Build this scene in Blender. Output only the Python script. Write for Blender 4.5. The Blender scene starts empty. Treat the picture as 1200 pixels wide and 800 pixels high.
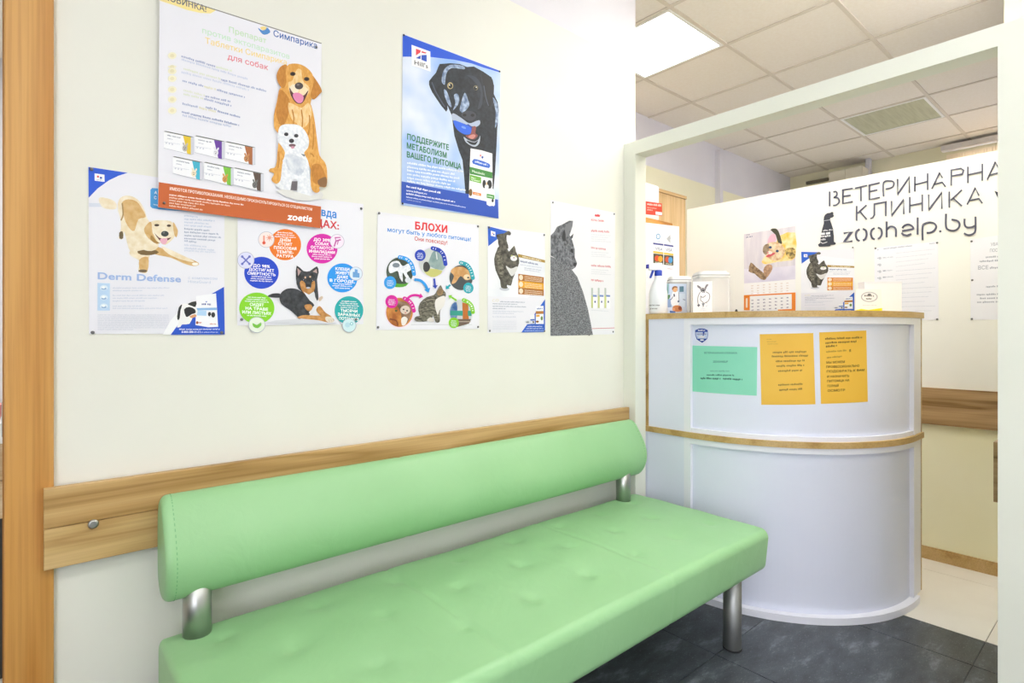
import bpy, bmesh, math, random
from mathutils import Vector, Matrix
random.seed(7)
C = bpy.context.scene.collection
SC = bpy.context.scene
PI = math.pi

# ------------------------------------------------------------------ camera
F_PX = 650.0; CX = 600.0; HY = 390.0; EYE = 1.22
TH = math.atan2(755.0, 650.0)
FW = (math.cos(TH), math.sin(TH)); RT = (math.sin(TH), -math.cos(TH))
cam_d = bpy.data.cameras.new('camera'); cam = bpy.data.objects.new('camera', cam_d); C.objects.link(cam)
cam_d.sensor_width = 36.0; cam_d.lens = F_PX / 1200.0 * 36.0
cam_d.shift_y = -(400.0 - HY) / 1200.0
cam_d.clip_start = 0.02
cam.location = (0, 0, EYE); cam.rotation_euler = (PI / 2, 0, TH - PI / 2)
SC.camera = cam

# ------------------------------------------------------------------ colour management, world
SC.view_settings.view_transform = 'Standard'; SC.view_settings.look = 'None'
SC.view_settings.exposure = 0.46; SC.view_settings.gamma = 1.0
SC.view_settings.use_curve_mapping = False
W = bpy.data.worlds.new('sky'); SC.world = W; W.use_nodes = True
W.node_tree.nodes['Background'].inputs[0].default_value = (0.90, 0.91, 1.0, 1)
W.node_tree.nodes['Background'].inputs[1].default_value = 4.8
LAMP = 9.0          # radiance of the lit ceiling panels

# ------------------------------------------------------------------ materials
def lin(c):
    if isinstance(c, str):
        c = [int(c[i:i + 2], 16) / 255.0 for i in (0, 2, 4)]
    return tuple(x / 12.92 if x <= 0.04045 else ((x + 0.055) / 1.055) ** 2.4 for x in c) + (1.0,)
MC = {}
def mat(col, rough=0.6, metal=0.0, key=None, spec=0.5, **kw):
    k = key or (col, rough, metal, spec, tuple(kw.items()))
    if k in MC: return MC[k]
    m = bpy.data.materials.new('surface_%s' % (col if isinstance(col, str) else 'mix')); m.use_nodes = True
    b = m.node_tree.nodes['Principled BSDF']
    b.inputs['Base Color'].default_value = lin(col); b.inputs['Roughness'].default_value = rough
    b.inputs['Metallic'].default_value = metal; b.inputs['Specular IOR Level'].default_value = spec
    for n, v in kw.items():
        b.inputs[n].default_value = v
    MC[k] = m
    return m
def nodes(m): return m.node_tree.nodes, m.node_tree.links, m.node_tree.nodes['Principled BSDF']
def noise_mat(c1, c2, scale=8.0, rough=0.6, detail=4.0, bump=0.0, stretch=(1, 1, 1), lo=0.35, hi=0.65, spec=0.5, bscale=None, rvar=0.0):
    k = ('noise', c1, c2, scale, rough, detail, bump, stretch, lo, hi, spec, bscale)
    if k in MC: return MC[k]
    m = bpy.data.materials.new('mottled_%s' % c1); m.use_nodes = True
    N, L, b = nodes(m)
    tc = N.new('ShaderNodeTexCoord'); mp = N.new('ShaderNodeMapping'); mp.inputs['Scale'].default_value = stretch
    L.new(tc.outputs['Object'], mp.inputs[0])
    n = N.new('ShaderNodeTexNoise'); n.inputs['Scale'].default_value = scale; n.inputs['Detail'].default_value = detail
    L.new(mp.outputs[0], n.inputs['Vector'])
    r = N.new('ShaderNodeValToRGB'); r.color_ramp.elements[0].position = lo; r.color_ramp.elements[1].position = hi
    r.color_ramp.elements[0].color = lin(c1); r.color_ramp.elements[1].color = lin(c2)
    L.new(n.outputs[0], r.inputs[0]); L.new(r.outputs[0], b.inputs['Base Color'])
    b.inputs['Roughness'].default_value = rough; b.inputs['Specular IOR Level'].default_value = spec
    if bump:
        n2 = N.new('ShaderNodeTexNoise'); n2.inputs['Scale'].default_value = bscale or scale * 4; n2.inputs['Detail'].default_value = 3
        L.new(mp.outputs[0], n2.inputs['Vector'])
        bp = N.new('ShaderNodeBump'); bp.inputs['Strength'].default_value = bump; bp.inputs['Distance'].default_value = 0.002
        L.new(n2.outputs[0], bp.inputs['Height']); L.new(bp.outputs[0], b.inputs['Normal'])
    MC[k] = m
    return m
def wood_mat(name, base, dark, light, axis='X', scale=1.0, rough=0.45, ring=9.0):
    m = bpy.data.materials.new(name); m.use_nodes = True
    N, L, b = nodes(m)
    tc = N.new('ShaderNodeTexCoord'); mp = N.new('ShaderNodeMapping')
    st = {'X': (0.35, 4.5, 4.5), 'Y': (4.5, 0.35, 4.5), 'Z': (4.5, 4.5, 0.35)}[axis]
    mp.inputs['Scale'].default_value = tuple(s * scale for s in st); mp.inputs['Location'].default_value = (0.37, 0.71, 0.2)
    L.new(tc.outputs['Object'], mp.inputs[0])
    n1 = N.new('ShaderNodeTexNoise'); n1.inputs['Scale'].default_value = 1.6; n1.inputs['Detail'].default_value = 2.0
    n1.inputs['Distortion'].default_value = 0.4
    L.new(mp.outputs[0], n1.inputs['Vector'])
    mul = N.new('ShaderNodeMath'); mul.operation = 'MULTIPLY'; mul.inputs[1].default_value = ring
    L.new(n1.outputs[0], mul.inputs[0])
    fr = N.new('ShaderNodeMath'); fr.operation = 'PINGPONG'; fr.inputs[1].default_value = 1.0
    L.new(mul.outputs[0], fr.inputs[0])
    r = N.new('ShaderNodeValToRGB'); e = r.color_ramp.elements
    e[0].position = 0.0; e[0].color = lin(dark); e[1].position = 1.0; e[1].color = lin(light)
    x = e.new(0.35); x.color = lin(base)
    L.new(fr.outputs[0], r.inputs[0])
    mp2 = N.new('ShaderNodeMapping')
    st2 = {'X': (3, 160, 160), 'Y': (160, 3, 160), 'Z': (160, 160, 3)}[axis]
    mp2.inputs['Scale'].default_value = st2
    L.new(tc.outputs['Object'], mp2.inputs[0])
    n2 = N.new('ShaderNodeTexNoise'); n2.inputs['Scale'].default_value = 1.0; n2.inputs['Detail'].default_value = 3
    L.new(mp2.outputs[0], n2.inputs['Vector'])
    mx = N.new('ShaderNodeMix'); mx.data_type = 'RGBA'; mx.blend_type = 'MULTIPLY'
    rr = N.new('ShaderNodeValToRGB'); rr.color_ramp.elements[0].position = 0.3; rr.color_ramp.elements[1].position = 0.6
    rr.color_ramp.elements[0].color = (0.72, 0.66, 0.58, 1); rr.color_ramp.elements[1].color = (1, 1, 1, 1)
    L.new(n2.outputs[0], rr.inputs[0])
    mx.inputs[0].default_value = 0.55
    L.new(r.outputs[0], mx.inputs[6]); L.new(rr.outputs[0], mx.inputs[7]); L.new(mx.outputs[2], b.inputs['Base Color'])
    b.inputs['Roughness'].default_value = rough
    return m

M_wall = noise_mat('E6E6DC', 'E9E9E0', 2.0, 0.65, 3, bump=0.06, bscale=60)
M_yellow = noise_mat('EEEACB', 'F2EED3', 2.0, 0.65, 3, bump=0.06, bscale=60)
M_white_wall = noise_mat('DDDBE2', 'E2E0E6', 2.0, 0.7, 3)
M_frame = noise_mat('E6E8DC', 'E9EBE0', 3.0, 0.5, 3, bump=0.05, bscale=50)
M_part = noise_mat('F2F2EC', 'F5F5F0', 1.6, 0.6, 4, bump=0.04, bscale=50)
M_ceil = noise_mat('EDE6DC', 'F0EAE2', 60, 0.85, 3, bump=0.08, bscale=160)
M_grid = mat('D9D0C4', 0.6)
M_case = wood_mat('oak_casing', 'D09A52', 'C38840', 'D8A662', 'Z', 1.3, 0.4, 3.0)
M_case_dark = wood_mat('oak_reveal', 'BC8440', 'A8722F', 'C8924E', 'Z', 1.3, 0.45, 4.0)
M_rail = wood_mat('oak_rail', 'C09C64', 'A68249', 'CEAC76', 'X', 1.6, 0.42, 6.0)
M_rail_lo = wood_mat('oak_rail_lower', 'CAAA72', 'B5925A', 'D6B884', 'X', 1.6, 0.42, 6.0)
M_rail_y = wood_mat('oak_rail_cross', 'A98A60', '85653C', 'BB9C72', 'Y', 1.8, 0.45, 7.0)
M_oak_edge = wood_mat('oak_edge', 'C5A468', 'B18F54', 'CFB07A', 'X', 2.0, 0.4, 3.0)
M_cab = wood_mat('maple_cabinet', 'E3C496', 'D6B482', 'EAD0A6', 'Z', 1.2, 0.4, 4.0)
M_lam = noise_mat('EAEBF6', 'EDEEF8', 2, 0.32, 2)
M_lam2 = noise_mat('DFE3F5', 'E3E7F8', 1.5, 0.38, 3)
M_steel = mat('B4B6B4', 0.36, 1.0)
M_steel_dk = mat('A2A4A4', 0.46, 0.9)
M_black = mat('2A2A2C', 0.5)
M_pin = mat('77777A', 0.35, 0.8)

# ------------------------------------------------------------------ mesh helpers
def box(bm, x0, x1, y0, y1, z0, z1, mi=0, bev=0.0):
    vs = [bm.verts.new(p) for p in ((x0, y0, z0), (x1, y0, z0), (x1, y1, z0), (x0, y1, z0), (x0, y0, z1), (x1, y0, z1), (x1, y1, z1), (x0, y1, z1))]
    fs = []
    for q in ((3, 2, 1, 0), (4, 5, 6, 7), (0, 1, 5, 4), (1, 2, 6, 5), (2, 3, 7, 6), (3, 0, 4, 7)):
        f = bm.faces.new([vs[i] for i in q]); f.material_index = mi; fs.append(f)
    if bev:
        es = list({e for f in fs for e in f.edges})
        bmesh.ops.bevel(bm, geom=es, offset=bev, segments=2, profile=0.5, affect='EDGES')
    return fs
def prism(bm, pts, z0, z1, mi=0):
    lo = [bm.verts.new((x, y, z0)) for x, y in pts]; hi = [bm.verts.new((x, y, z1)) for x, y in pts]
    n = len(pts)
    fs = [bm.faces.new(list(reversed(lo))), bm.faces.new(hi)]
    for i in range(n): fs.append(bm.faces.new((lo[i], lo[(i + 1) % n], hi[(i + 1) % n], hi[i])))
    for f in fs: f.material_index = mi
    return fs
def lathe(bm, prof, cx, cy, n=32, mi=0, cap=True):
    rings = []
    for r, z in prof:
        rings.append([bm.verts.new((cx + r * math.cos(2 * PI * k / n), cy + r * math.sin(2 * PI * k / n), z)) for k in range(n)])
    for a, b in zip(rings, rings[1:]):
        for k in range(n):
            f = bm.faces.new((a[k], a[(k + 1) % n], b[(k + 1) % n], b[k])); f.material_index = mi; f.smooth = True
    if cap:
        bm.faces.new(list(reversed(rings[0]))).material_index = mi
        bm.faces.new(rings[-1]).material_index = mi
def obj(name, bm, mats, parent=None, smooth=None, loc=None):
    me = bpy.data.meshes.new(name)
    bmesh.ops.recalc_face_normals(bm, faces=bm.faces)
    bm.to_mesh(me); bm.free()
    for m in (mats if isinstance(mats, (list, tuple)) else [mats]): me.materials.append(m)
    o = bpy.data.objects.new(name, me); C.objects.link(o)
    if parent is not None:
        o.parent = parent; o.matrix_parent_inverse = parent.matrix_basis.inverted()
    if smooth:
        for p in me.polygons: p.use_smooth = True
    return o
def thing(name, label, cat, loc=(0, 0, 0), group=None):
    o = bpy.data.objects.new(name, None); C.objects.link(o); o.location = loc; o.empty_display_size = 0.05
    return tag(o, label, cat, group)
def tag(o, label, cat, group=None):
    o['label'] = label; o['category'] = cat
    if group: o['group'] = group
    return o
def struct(name, bm, mats, parent=None):
    o = obj(name, bm, mats, parent)
    if parent is None: o['kind'] = 'structure'
    return o
def B(*a, **k):
    bm = bmesh.new(); box(bm, *a, **k); return bm
def boxes(*lst):
    bm = bmesh.new()
    for a in lst: box(bm, *a)
    return bm

def glass_mat():
    if 'glass' in MC: return MC['glass']
    m = bpy.data.materials.new('window_glass'); m.use_nodes = True
    N, L, b = nodes(m); out = N['Material Output']; N.remove(b)
    t = N.new('ShaderNodeBsdfTransparent'); g = N.new('ShaderNodeBsdfGlossy'); g.inputs['Roughness'].default_value = 0.02
    x = N.new('ShaderNodeMixShader'); x.inputs[0].default_value = 0.06
    L.new(t.outputs[0], x.inputs[1]); L.new(g.outputs[0], x.inputs[2]); L.new(x.outputs[0], out.inputs[0])
    MC['glass'] = m
    return m
# ------------------------------------------------------------------ the room
YW = 1.72           # face of the poster wall
XE = 2.305          # where the poster wall ends
XP = 3.67           # face of the partition with the sign
CEIL = 2.97
ZW = 2.575          # paint changes from cream to white here
YR = 2.69           # left wall of the reception room
XF = 6.45           # far wall
YB = -4.6; XL = -1.6
FL = 1.0
# floor: dark slate tiles in the hall, pale tiles behind the frame
def slate():
    m = bpy.data.materials.new('slate_tiles'); m.use_nodes = True
    N, L, b = nodes(m)
    tc = N.new('ShaderNodeTexCoord')
    n = N.new('ShaderNodeTexNoise'); n.inputs['Scale'].default_value = 5.0; n.inputs['Detail'].default_value = 9; n.inputs['Roughness'].default_value = 0.72
    mp = N.new('ShaderNodeMapping'); mp.inputs['Rotation'].default_value = (0, 0, 0.9); mp.inputs['Scale'].default_value = (1, 2.6, 1)
    L.new(tc.outputs['Object'], mp.inputs[0]); L.new(mp.outputs[0], n.inputs['Vector'])
    r = N.new('ShaderNodeValToRGB'); e = r.color_ramp.elements
    e[0].position = 0.36; e[0].color = lin('30353A'); e[1].position = 0.72; e[1].color = lin('7E858C')
    x = e.new(0.55); x.color = lin('464C53')
    L.new(n.outputs[0], r.inputs[0])
    n2 = N.new('ShaderNodeTexNoise'); n2.inputs['Scale'].default_value = 90; n2.inputs['Detail'].default_value = 2
    L.new(mp.outputs[0], n2.inputs['Vector'])
    r2 = N.new('ShaderNodeValToRGB'); r2.color_ramp.elements[0].position = 0.62; r2.color_ramp.elements[1].position = 0.75
    r2.color_ramp.elements[0].color = (0, 0, 0, 1); r2.color_ramp.elements[1].color = (0.35, 0.35, 0.35, 1)
    L.new(n2.outputs[0], r2.inputs[0])
    mx = N.new('ShaderNodeMix'); mx.data_type = 'RGBA'; L.new(r2.outputs[0], mx.inputs[0])
    L.new(r.outputs[0], mx.inputs[6]); mx.inputs[7].default_value = lin('A9AFB4')
    L.new(mx.outputs[2], b.inputs['Base Color']); b.inputs['Roughness'].default_value = 0.33
    bp = N.new('ShaderNodeBump'); bp.inputs['Strength'].default_value = 0.15; bp.inputs['Distance'].default_value = 0.002
    L.new(n.outputs[0], bp.inputs['Height']); L.new(bp.outputs[0], b.inputs['Normal'])
    return m
M_slate = slate()
M_pale = noise_mat('E6E1D8', 'EDE9E1', 3.5, 0.3, 6)
M_grout_d = mat('44484B', 0.8); M_grout_l = mat('A8A196', 0.8)
bm = bmesh.new()
G = 0.0015
def tiles(bm, xs, ys, mi):
    for a, b in zip(xs, xs[1:]):
        for c, d in zip(ys, ys[1:]):
            box(bm, a + G, b - G, c + G, d - G, -0.02, 0.0, mi)
ysl = [YB, -4.11, -3.46, -2.81, -2.16, -1.51, -0.86, -0.21, 0.44, 1.09, 1.74]
xsl = [XL, -1.29, -0.64, 0.01, 0.66, 1.31, 1.96, 2.61, 2.85]
tiles(bm, xsl, ysl, 0)
xsp = [2.85, 3.49, 4.13, 4.77, 5.41, 6.05, XF + 0.1]
tiles(bm, xsp, [-0.2, 0.44, 1.08, 1.72, 2.36, 2.8], 1)
tiles(bm, [XL, -0.96, -0.32, 0.32, 0.96, 1.3], [1.74, 2.38, 3.02, 3.66, 4.3, 4.8], 1)
box(bm, XL, 2.85, YB, 1.74, -0.06, -0.003, 2)
box(bm, 2.85, XF + 0.1, -0.2, 2.8, -0.06, -0.003, 3)
box(bm, XL, 1.3, 1.74, 4.8, -0.06, -0.003, 3)
box(bm, 1.3, 2.85, 1.74, 2.8, -0.06, -0.001, 1)
struct('floor', bm, [M_slate, M_pale, M_grout_d, M_grout_l])
# ceiling: lay-in tiles on a metal grid
bm = B(XL, XF + 0.1, YB, 4.8, CEIL, CEIL + 0.06)
ceil = struct('ceiling', bm, [M_ceil])
bm = bmesh.new()
gx = [2.58 + 0.6 * k for k in range(-7, 7)]; gy = [1.10 + 0.6 * k for k in range(-9, 3)]
for x in gx: box(bm, x - 0.011, x + 0.011, YB, 2.69, CEIL - 0.006, CEIL + 0.001)
for y in gy: box(bm, XL, XF, y - 0.011, y + 0.011, CEIL - 0.0055, CEIL + 0.001)
obj('grid', bm, M_grid, ceil)
# poster wall with the doorway at its left, white band near the ceiling
DX0, DX1, DZ = -0.95, -0.045, 2.10
bm = bmesh.new()
box(bm, DX1, XE, YW, YW + 0.12, 0, ZW, 0); box(bm, DX1, XE, YW, YW + 0.12, ZW, CEIL, 1)
box(bm, XL, DX0, YW, YW + 0.12, 0, ZW, 0); box(bm, XL, DX0, YW, YW + 0.12, ZW, CEIL, 1)
box(bm, DX0, DX1, YW, YW + 0.12, DZ, ZW, 0); box(bm, DX0, DX1, YW, YW + 0.12, ZW, CEIL, 1)
struct('wall_posters', bm, [M_wall, M_white_wall])
# other walls of the hall, out of the frame
def wall2(name, x0, x1, y0, y1, lo, hi=M_white_wall, z1=CEIL):
    bm = bmesh.new(); box(bm, x0, x1, y0, y1, 0, ZW, 0); box(bm, x0, x1, y0, y1, ZW, z1, 1)
    return struct(name, bm, [lo, hi])
wall2('wall_back', XL, 2.293, YB - 0.1, YB, M_wall)
bm = bmesh.new(); hy0, hy1, hz0, hz1 = -3.6, -0.5, 0.5, 2.55
box(bm, XL - 0.1, XL, YB - 0.1, hy0, 0, CEIL); box(bm, XL - 0.1, XL, hy1, 4.8, 0, CEIL); box(bm, XL - 0.1, XL, hy0, hy1, 0, hz0); box(bm, XL - 0.1, XL, hy0, hy1, hz1, CEIL)
struct('wall_left', bm, [M_wall])
bm = boxes((XL - 0.07, XL - 0.02, hy0, hy1, hz0, hz0 + 0.06), (XL - 0.07, XL - 0.02, hy0, hy1, hz1 - 0.06, hz1))
for k in range(4):
    y = hy0 + (hy1 - hy0 - 0.06) * k / 3; box(bm, XL - 0.07, XL - 0.02, y, y + 0.06, hz0 + 0.06, hz1 - 0.06)
fill_win2 = struct('fill_window_2', bm, [mat('F2F2F2', 0.4)])  # unseen window added so that daylight fills the hall
obj('pane', B(XL - 0.05, XL - 0.045, hy0 + 0.03, hy1 - 0.03, hz0 + 0.03, hz1 - 0.03), glass_mat(), fill_win2)
wall2('wall_hall', 2.21, 2.293, YB, 0.12, M_wall)
wall2('wall_reception', 1.3, XF, YR, YR + 0.1, M_yellow)
wall2('wall_study', 1.2, 1.3, YW + 0.12, 4.8, M_white_wall)
wall2('wall_rear', XL, 1.3, 4.8, 4.9, M_white_wall)
wall2('wall_right', 2.293, XP, 0.19, 0.31, M_yellow)
bm = bmesh.new(); gx0, gx1, gz0, gz1 = 4.5, 5.5, 1.0, 1.6
box(bm, XP + 0.06, gx0, 0.38, 0.48, 0, CEIL); box(bm, gx1, XF, 0.38, 0.48, 0, CEIL); box(bm, gx0, gx1, 0.38, 0.48, 0, gz0); box(bm, gx0, gx1, 0.38, 0.48, gz1, CEIL)
struct('wall_beyond', bm, [M_white_wall])
bm = boxes((gx0, gx1, 0.41, 0.45, gz0, gz0 + 0.05), (gx0, gx1, 0.41, 0.45, gz1 - 0.05, gz1))
for k in range(3):
    x = gx0 + (gx1 - gx0 - 0.05) * k / 2; box(bm, x, x + 0.05, 0.41, 0.45, gz0 + 0.05, gz1 - 0.05)
fill_win3 = struct('fill_window_3', bm, [mat('F2F2F2', 0.4)])  # added opening, hidden from the camera, lets daylight into the back room
obj('pane', B(gx0 + 0.03, gx1 - 0.03, 0.428, 0.432, gz0 + 0.03, gz1 - 0.03), glass_mat(), fill_win3)
# low partition with the sign
bm = bmesh.new(); box(bm, XP, XP + 0.06, 0.31, 2.272, 0.83, 2.137, 0); box(bm, XP, XP + 0.06, 0.31, 2.272, 0, 0.83, 1); struct('wall_partition', bm, [M_part, noise_mat('F8F5D2', 'FAF8DC', 1.6, .6, 4, bump=.04, bscale=50)])
# far wall with the window
bm = bmesh.new()
wy0, wy1, wz0, wz1 = 0.50, 1.27, 0.9, 2.86
box(bm, XF, XF + 0.1, 0.38, wy0, 0, CEIL); box(bm, XF, XF + 0.1, wy1, YR, 0, CEIL)
box(bm, XF, XF + 0.1, wy0, wy1, 0, wz0); box(bm, XF, XF + 0.1, wy0, wy1, wz1, CEIL)
struct('wall_far', bm, [M_yellow])
bm = boxes((XF + 0.02, XF + 0.06, wy0, wy1, wz0, wz0 + 0.05), (XF + 0.02, XF + 0.06, wy0, wy1, wz1 - 0.05, wz1),
           (XF + 0.02, XF + 0.06, wy0, wy0 + 0.05, wz0 + 0.05, wz1 - 0.05), (XF + 0.02, XF + 0.06, wy1 - 0.05, wy1, wz0 + 0.05, wz1 - 0.05))
win = struct('window_1', bm, [mat('F2F2F2', 0.4)])
obj('pane', B(XF + 0.036, XF + 0.042, wy0 + 0.05, wy1 - 0.05, wz0 + 0.05, wz1 - 0.05), glass_mat(), win)
# the frame of the opening: post, beam and half wall of the same height
FX0, FX1, FZ = 2.21, 2.293, 2.152
bm = boxes((FX0, FX1, 1.649, YW - 0.0005, 0, FZ)); struct('trim_1', bm, [M_frame])
bm = boxes((FX0, FX1, 0.313, 1.649, 2.088, FZ)); struct('trim_2', bm, [M_frame])
bm = boxes((FX0, FX1, 0.121, 0.313, 0, FZ)); struct('wall_pillar', bm, [M_frame])
# oak door casing and the lining behind it
bm = bmesh.new()
box(bm, -0.0525, 0.035, YW - 0.016, YW, 0, DZ + 0.075, 0, bev=0.003)
box(bm, DX0 - 0.08, -0.0525, YW - 0.016, YW, DZ, DZ + 0.075, 0)
box(bm, DX0 - 0.08, DX0 + 0.008, YW - 0.016, YW, 0, DZ, 0)
box(bm, -0.0555, DX1, YW, YW + 0.12, 0, DZ, 1)
cas = struct('door_1', bm, [M_case, M_case_dark])
bm = boxes((-0.0575, -0.0556, YW + 0.02, YW + 0.045, 0.98, 1.06))
obj('strike_plate', bm, M_steel, cas)
# oak rail on the poster wall (two boards high), fixed by a screw
bm = bmesh.new()
box(bm, 0.016, 2.206, YW - 0.038, YW - 0.0165, 0.7645, 0.857, 0, bev=0.0015)
box(bm, 0.016, 2.206, YW - 0.038, YW - 0.0165, 0.668, 0.7635, 1, bev=0.0015)
box(bm, 0.05, 2.2, YW - 0.0165, YW, 0.69, 0.84, 1)
rail = struct('trim_3', bm, [M_rail, M_rail_lo])
bm = bmesh.new(); lathe(bm, [(0.011, 0), (0.011, 0.003), (0.007, 0.005)], 0, 0, 20)
bmesh.ops.transform(bm, matrix=Matrix.Translation((0.108, YW - 0.038, 0.757)) @ Matrix.Rotation(PI / 2, 4, 'X'), verts=bm.verts)
obj('screw', bm, M_steel, rail)
# rails and skirting in the reception
struct('trim_4', B(XP - 0.02, XP, 0.353, 2.1, 0.73, 0.925), [M_rail_y])
struct('trim_5', B(2.36, 3.2, 0.31, 0.345, 0.672, 0.866), [M_rail_y])
struct('baseboard_partition', boxes((XP - 0.016, XP, 0.311, 2.1, 0, 0.058), (XP - 0.011, XP, 0.311, 2.1, 0.058, 0.065)), [M_oak_edge])
# conduit on the reception wall; boxed duct and pipe at the far wall, curtain rail over the window
struct('trim_6', B(4.82, 4.875, YR - 0.05, YR, 0, CEIL - 0.05), [M_white_wall])
struct('trim_7', boxes((XF - 0.3, XF, 1.88, 2.03, 2.3, 2.86), (XF - 0.3, XF, 2.032, 2.18, 2.3, 2.86)), [noise_mat('DAD5C2', 'E2DDCB', 3, .6)])
struct('trim_8', B(XF - 0.12, XF - 0.06, 1.87, 1.91, 0, CEIL), [M_white_wall])
struct('gap_shade', B(XF - 0.03, XF, 2.29, 2.51, 2.85, 2.88), [mat('6E6858', .7)])  # dark strip whose colour stands for the shade in a gap beside the duct
struct('trim_10', boxes((XF - 0.10, XF - 0.02, 0.485, 1.30, 2.90, 2.932), (XF - 0.10, XF - 0.085, 0.485, 1.30, 2.932, 2.945)), [mat('E6E2E2', .4)])
# a pleated roller blind half over the window
def blind():
    bm = bmesh.new(); n = 40
    for i in range(n):
        y0 = wy0 + (wy1 - wy0) * i / n; y1 = wy0 + (wy1 - wy0) * (i + 1) / n
        d = 0.006 if i % 2 else -0.006
        box(bm, XF - 0.035, XF - 0.033, y0, y1, 2.0, 2.87)
        box(bm, XF - 0.041, XF - 0.035, y0, y0 + 0.003, 2.0, 2.87)
    m = bpy.data.materials.new('sheer_blind'); m.use_nodes = True
    N, L, b = nodes(m); b.inputs['Base Color'].default_value = lin('FBF3E2'); b.inputs['Roughness'].default_value = 0.8
    t = N.new('ShaderNodeBsdfTranslucent'); t.inputs[0].default_value = lin('FBF0DC'); x = N.new('ShaderNodeMixShader'); x.inputs[0].default_value = 0.7
    L.new(b.outputs[0], x.inputs[1]); L.new(t.outputs[0], x.inputs[2]); L.new(x.outputs[0], N['Material Output'].inputs[0])
    return tag(obj('window_blind', bm, m), 'pale pleated blind hanging in the bright window at the far end', 'blind')
blind()

# ------------------------------------------------------------------ ceiling lights
def emis(col, s):
    m = bpy.data.materials.new('lit_diffuser'); m.use_nodes = True
    b = m.node_tree.nodes['Principled BSDF']; b.inputs['Base Color'].default_value = lin(col)
    b.inputs['Emission Color'].default_value = lin(col); b.inputs['Emission Strength'].default_value = s
    return m
M_lit = emis('FFFDF8', LAMP)
M_off = noise_mat('B4B59A', 'C4C5AC', 4, 0.35, 3, stretch=(1, 14, 1))
def panel(x, y, label, lit=True, grp=None, w=0.6, d=0.6, m=None):
    t = thing('ceiling_light', label, 'ceiling light', (x + w / 2, y + d / 2, CEIL - 0.008), grp)
    e, g = 0.012, 0.03
    bm = boxes((x + e, x + w - e, y + e, y + g, CEIL - 0.008, CEIL), (x + e, x + w - e, y + d - g, y + d - e, CEIL - 0.008, CEIL),
               (x + e, x + g, y + g, y + d - g, CEIL - 0.008, CEIL), (x + w - g, x + w - e, y + g, y + d - g, CEIL - 0.008, CEIL))
    obj('light_frame', bm, mat('F2F2F0', 0.4), t)
    obj('diffuser', B(x + g, x + w - g, y + g, y + d - g, CEIL - 0.004, CEIL - 0.001), (m or M_lit) if lit else M_off, t)
panel(2.58, 1.70, 'lit square ceiling light panel above the reception frame')
panel(4.98, 1.10, 'unlit square ceiling light panel with grey ribbed cover', False)
for x, y in ((0.18, -0.7), (1.38, -0.7), (-1.02, -0.7), (0.18, -2.5), (1.38, -2.5), (-1.02, -2.5), (1.98, 0.5)):
    panel(x, y, 'added square ceiling fill light panel, unseen', True, 'added hall fill lights')  # panels added out of view to light the hall and counter evenly
panel(2.40, 0.32, 'long added fill light above the right side of the reception, unseen', True, None, 1.2, 0.28, emis('FFFDF8', LAMP * 2.0))  # extra strip light added out of view to brighten partition and floor
panel(-0.42, 2.9, 'added ceiling fill light panel in the room behind the door, unseen', m=emis('FFFDF8', LAMP * 3.5))  # added unseen panel, boosted to whiten the sliver in the doorway

# ------------------------------------------------------------------ the bench
def leather():
    m = bpy.data.materials.new('green_leatherette'); m.use_nodes = True
    N, L, b = nodes(m)
    tc = N.new('ShaderNodeTexCoord')
    n = N.new('ShaderNodeTexNoise'); n.inputs['Scale'].default_value = 3.0; n.inputs['Detail'].default_value = 4
    L.new(tc.outputs['Object'], n.inputs['Vector'])
    r = N.new('ShaderNodeValToRGB'); r.color_ramp.elements[0].position = 0.3; r.color_ramp.elements[1].position = 0.7
    r.color_ramp.elements[0].color = lin('90C18B'); r.color_ramp.elements[1].color = lin('98C893')
    L.new(n.outputs[0], r.inputs[0]); L.new(r.outputs[0], b.inputs['Base Color'])
    b.inputs['Roughness'].default_value = 0.42; b.inputs['Specular IOR Level'].default_value = 0.5
    v = N.new('ShaderNodeTexVoronoi'); v.inputs['Scale'].default_value = 420
    L.new(tc.outputs['Object'], v.inputs['Vector'])
    n2 = N.new('ShaderNodeTexNoise'); n2.inputs['Scale'].default_value = 9; n2.inputs['Detail'].default_value = 5; n2.inputs['Distortion'].default_value = 1.2
    L.new(tc.outputs['Object'], n2.inputs['Vector'])
    b1 = N.new('ShaderNodeBump'); b1.inputs['Strength'].default_value = 0.12; b1.inputs['Distance'].default_value = 0.0006
    L.new(v.outputs[0], b1.inputs['Height'])
    b2 = N.new('ShaderNodeBump'); b2.inputs['Strength'].default_value = 0.18; b2.inputs['Distance'].default_value = 0.012
    L.new(n2.outputs[0], b2.inputs['Height']); L.new(b1.outputs[0], b2.inputs['Normal']); L.new(b2.outputs[0], b.inputs['Normal'])
    return m
M_green = leather()
M_stitch = mat('6FAE78', 0.6)
BX0, BX1 = 0.235, 2.175
SY0, SY1 = 0.985, 1.640
SZ0, SZ1 = 0.288, 0.455
bench = thing('bench', 'long green leatherette bench with rolled backrest on steel legs against the poster wall', 'bench', (1.2, 1.3, 0))
TUFX = [BX0 + (BX1 - BX0) * (k + 0.5) / 8 for k in range(8)]
TUFY = [1.17, 1.36, 1.53]
TUFT = []
for j, ty in enumerate(TUFY):
    for k in range(8 if j != 1 else 7):
        TUFT.append((TUFX[k] + (0 if j != 1 else (BX1 - BX0) / 16), ty))
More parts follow.
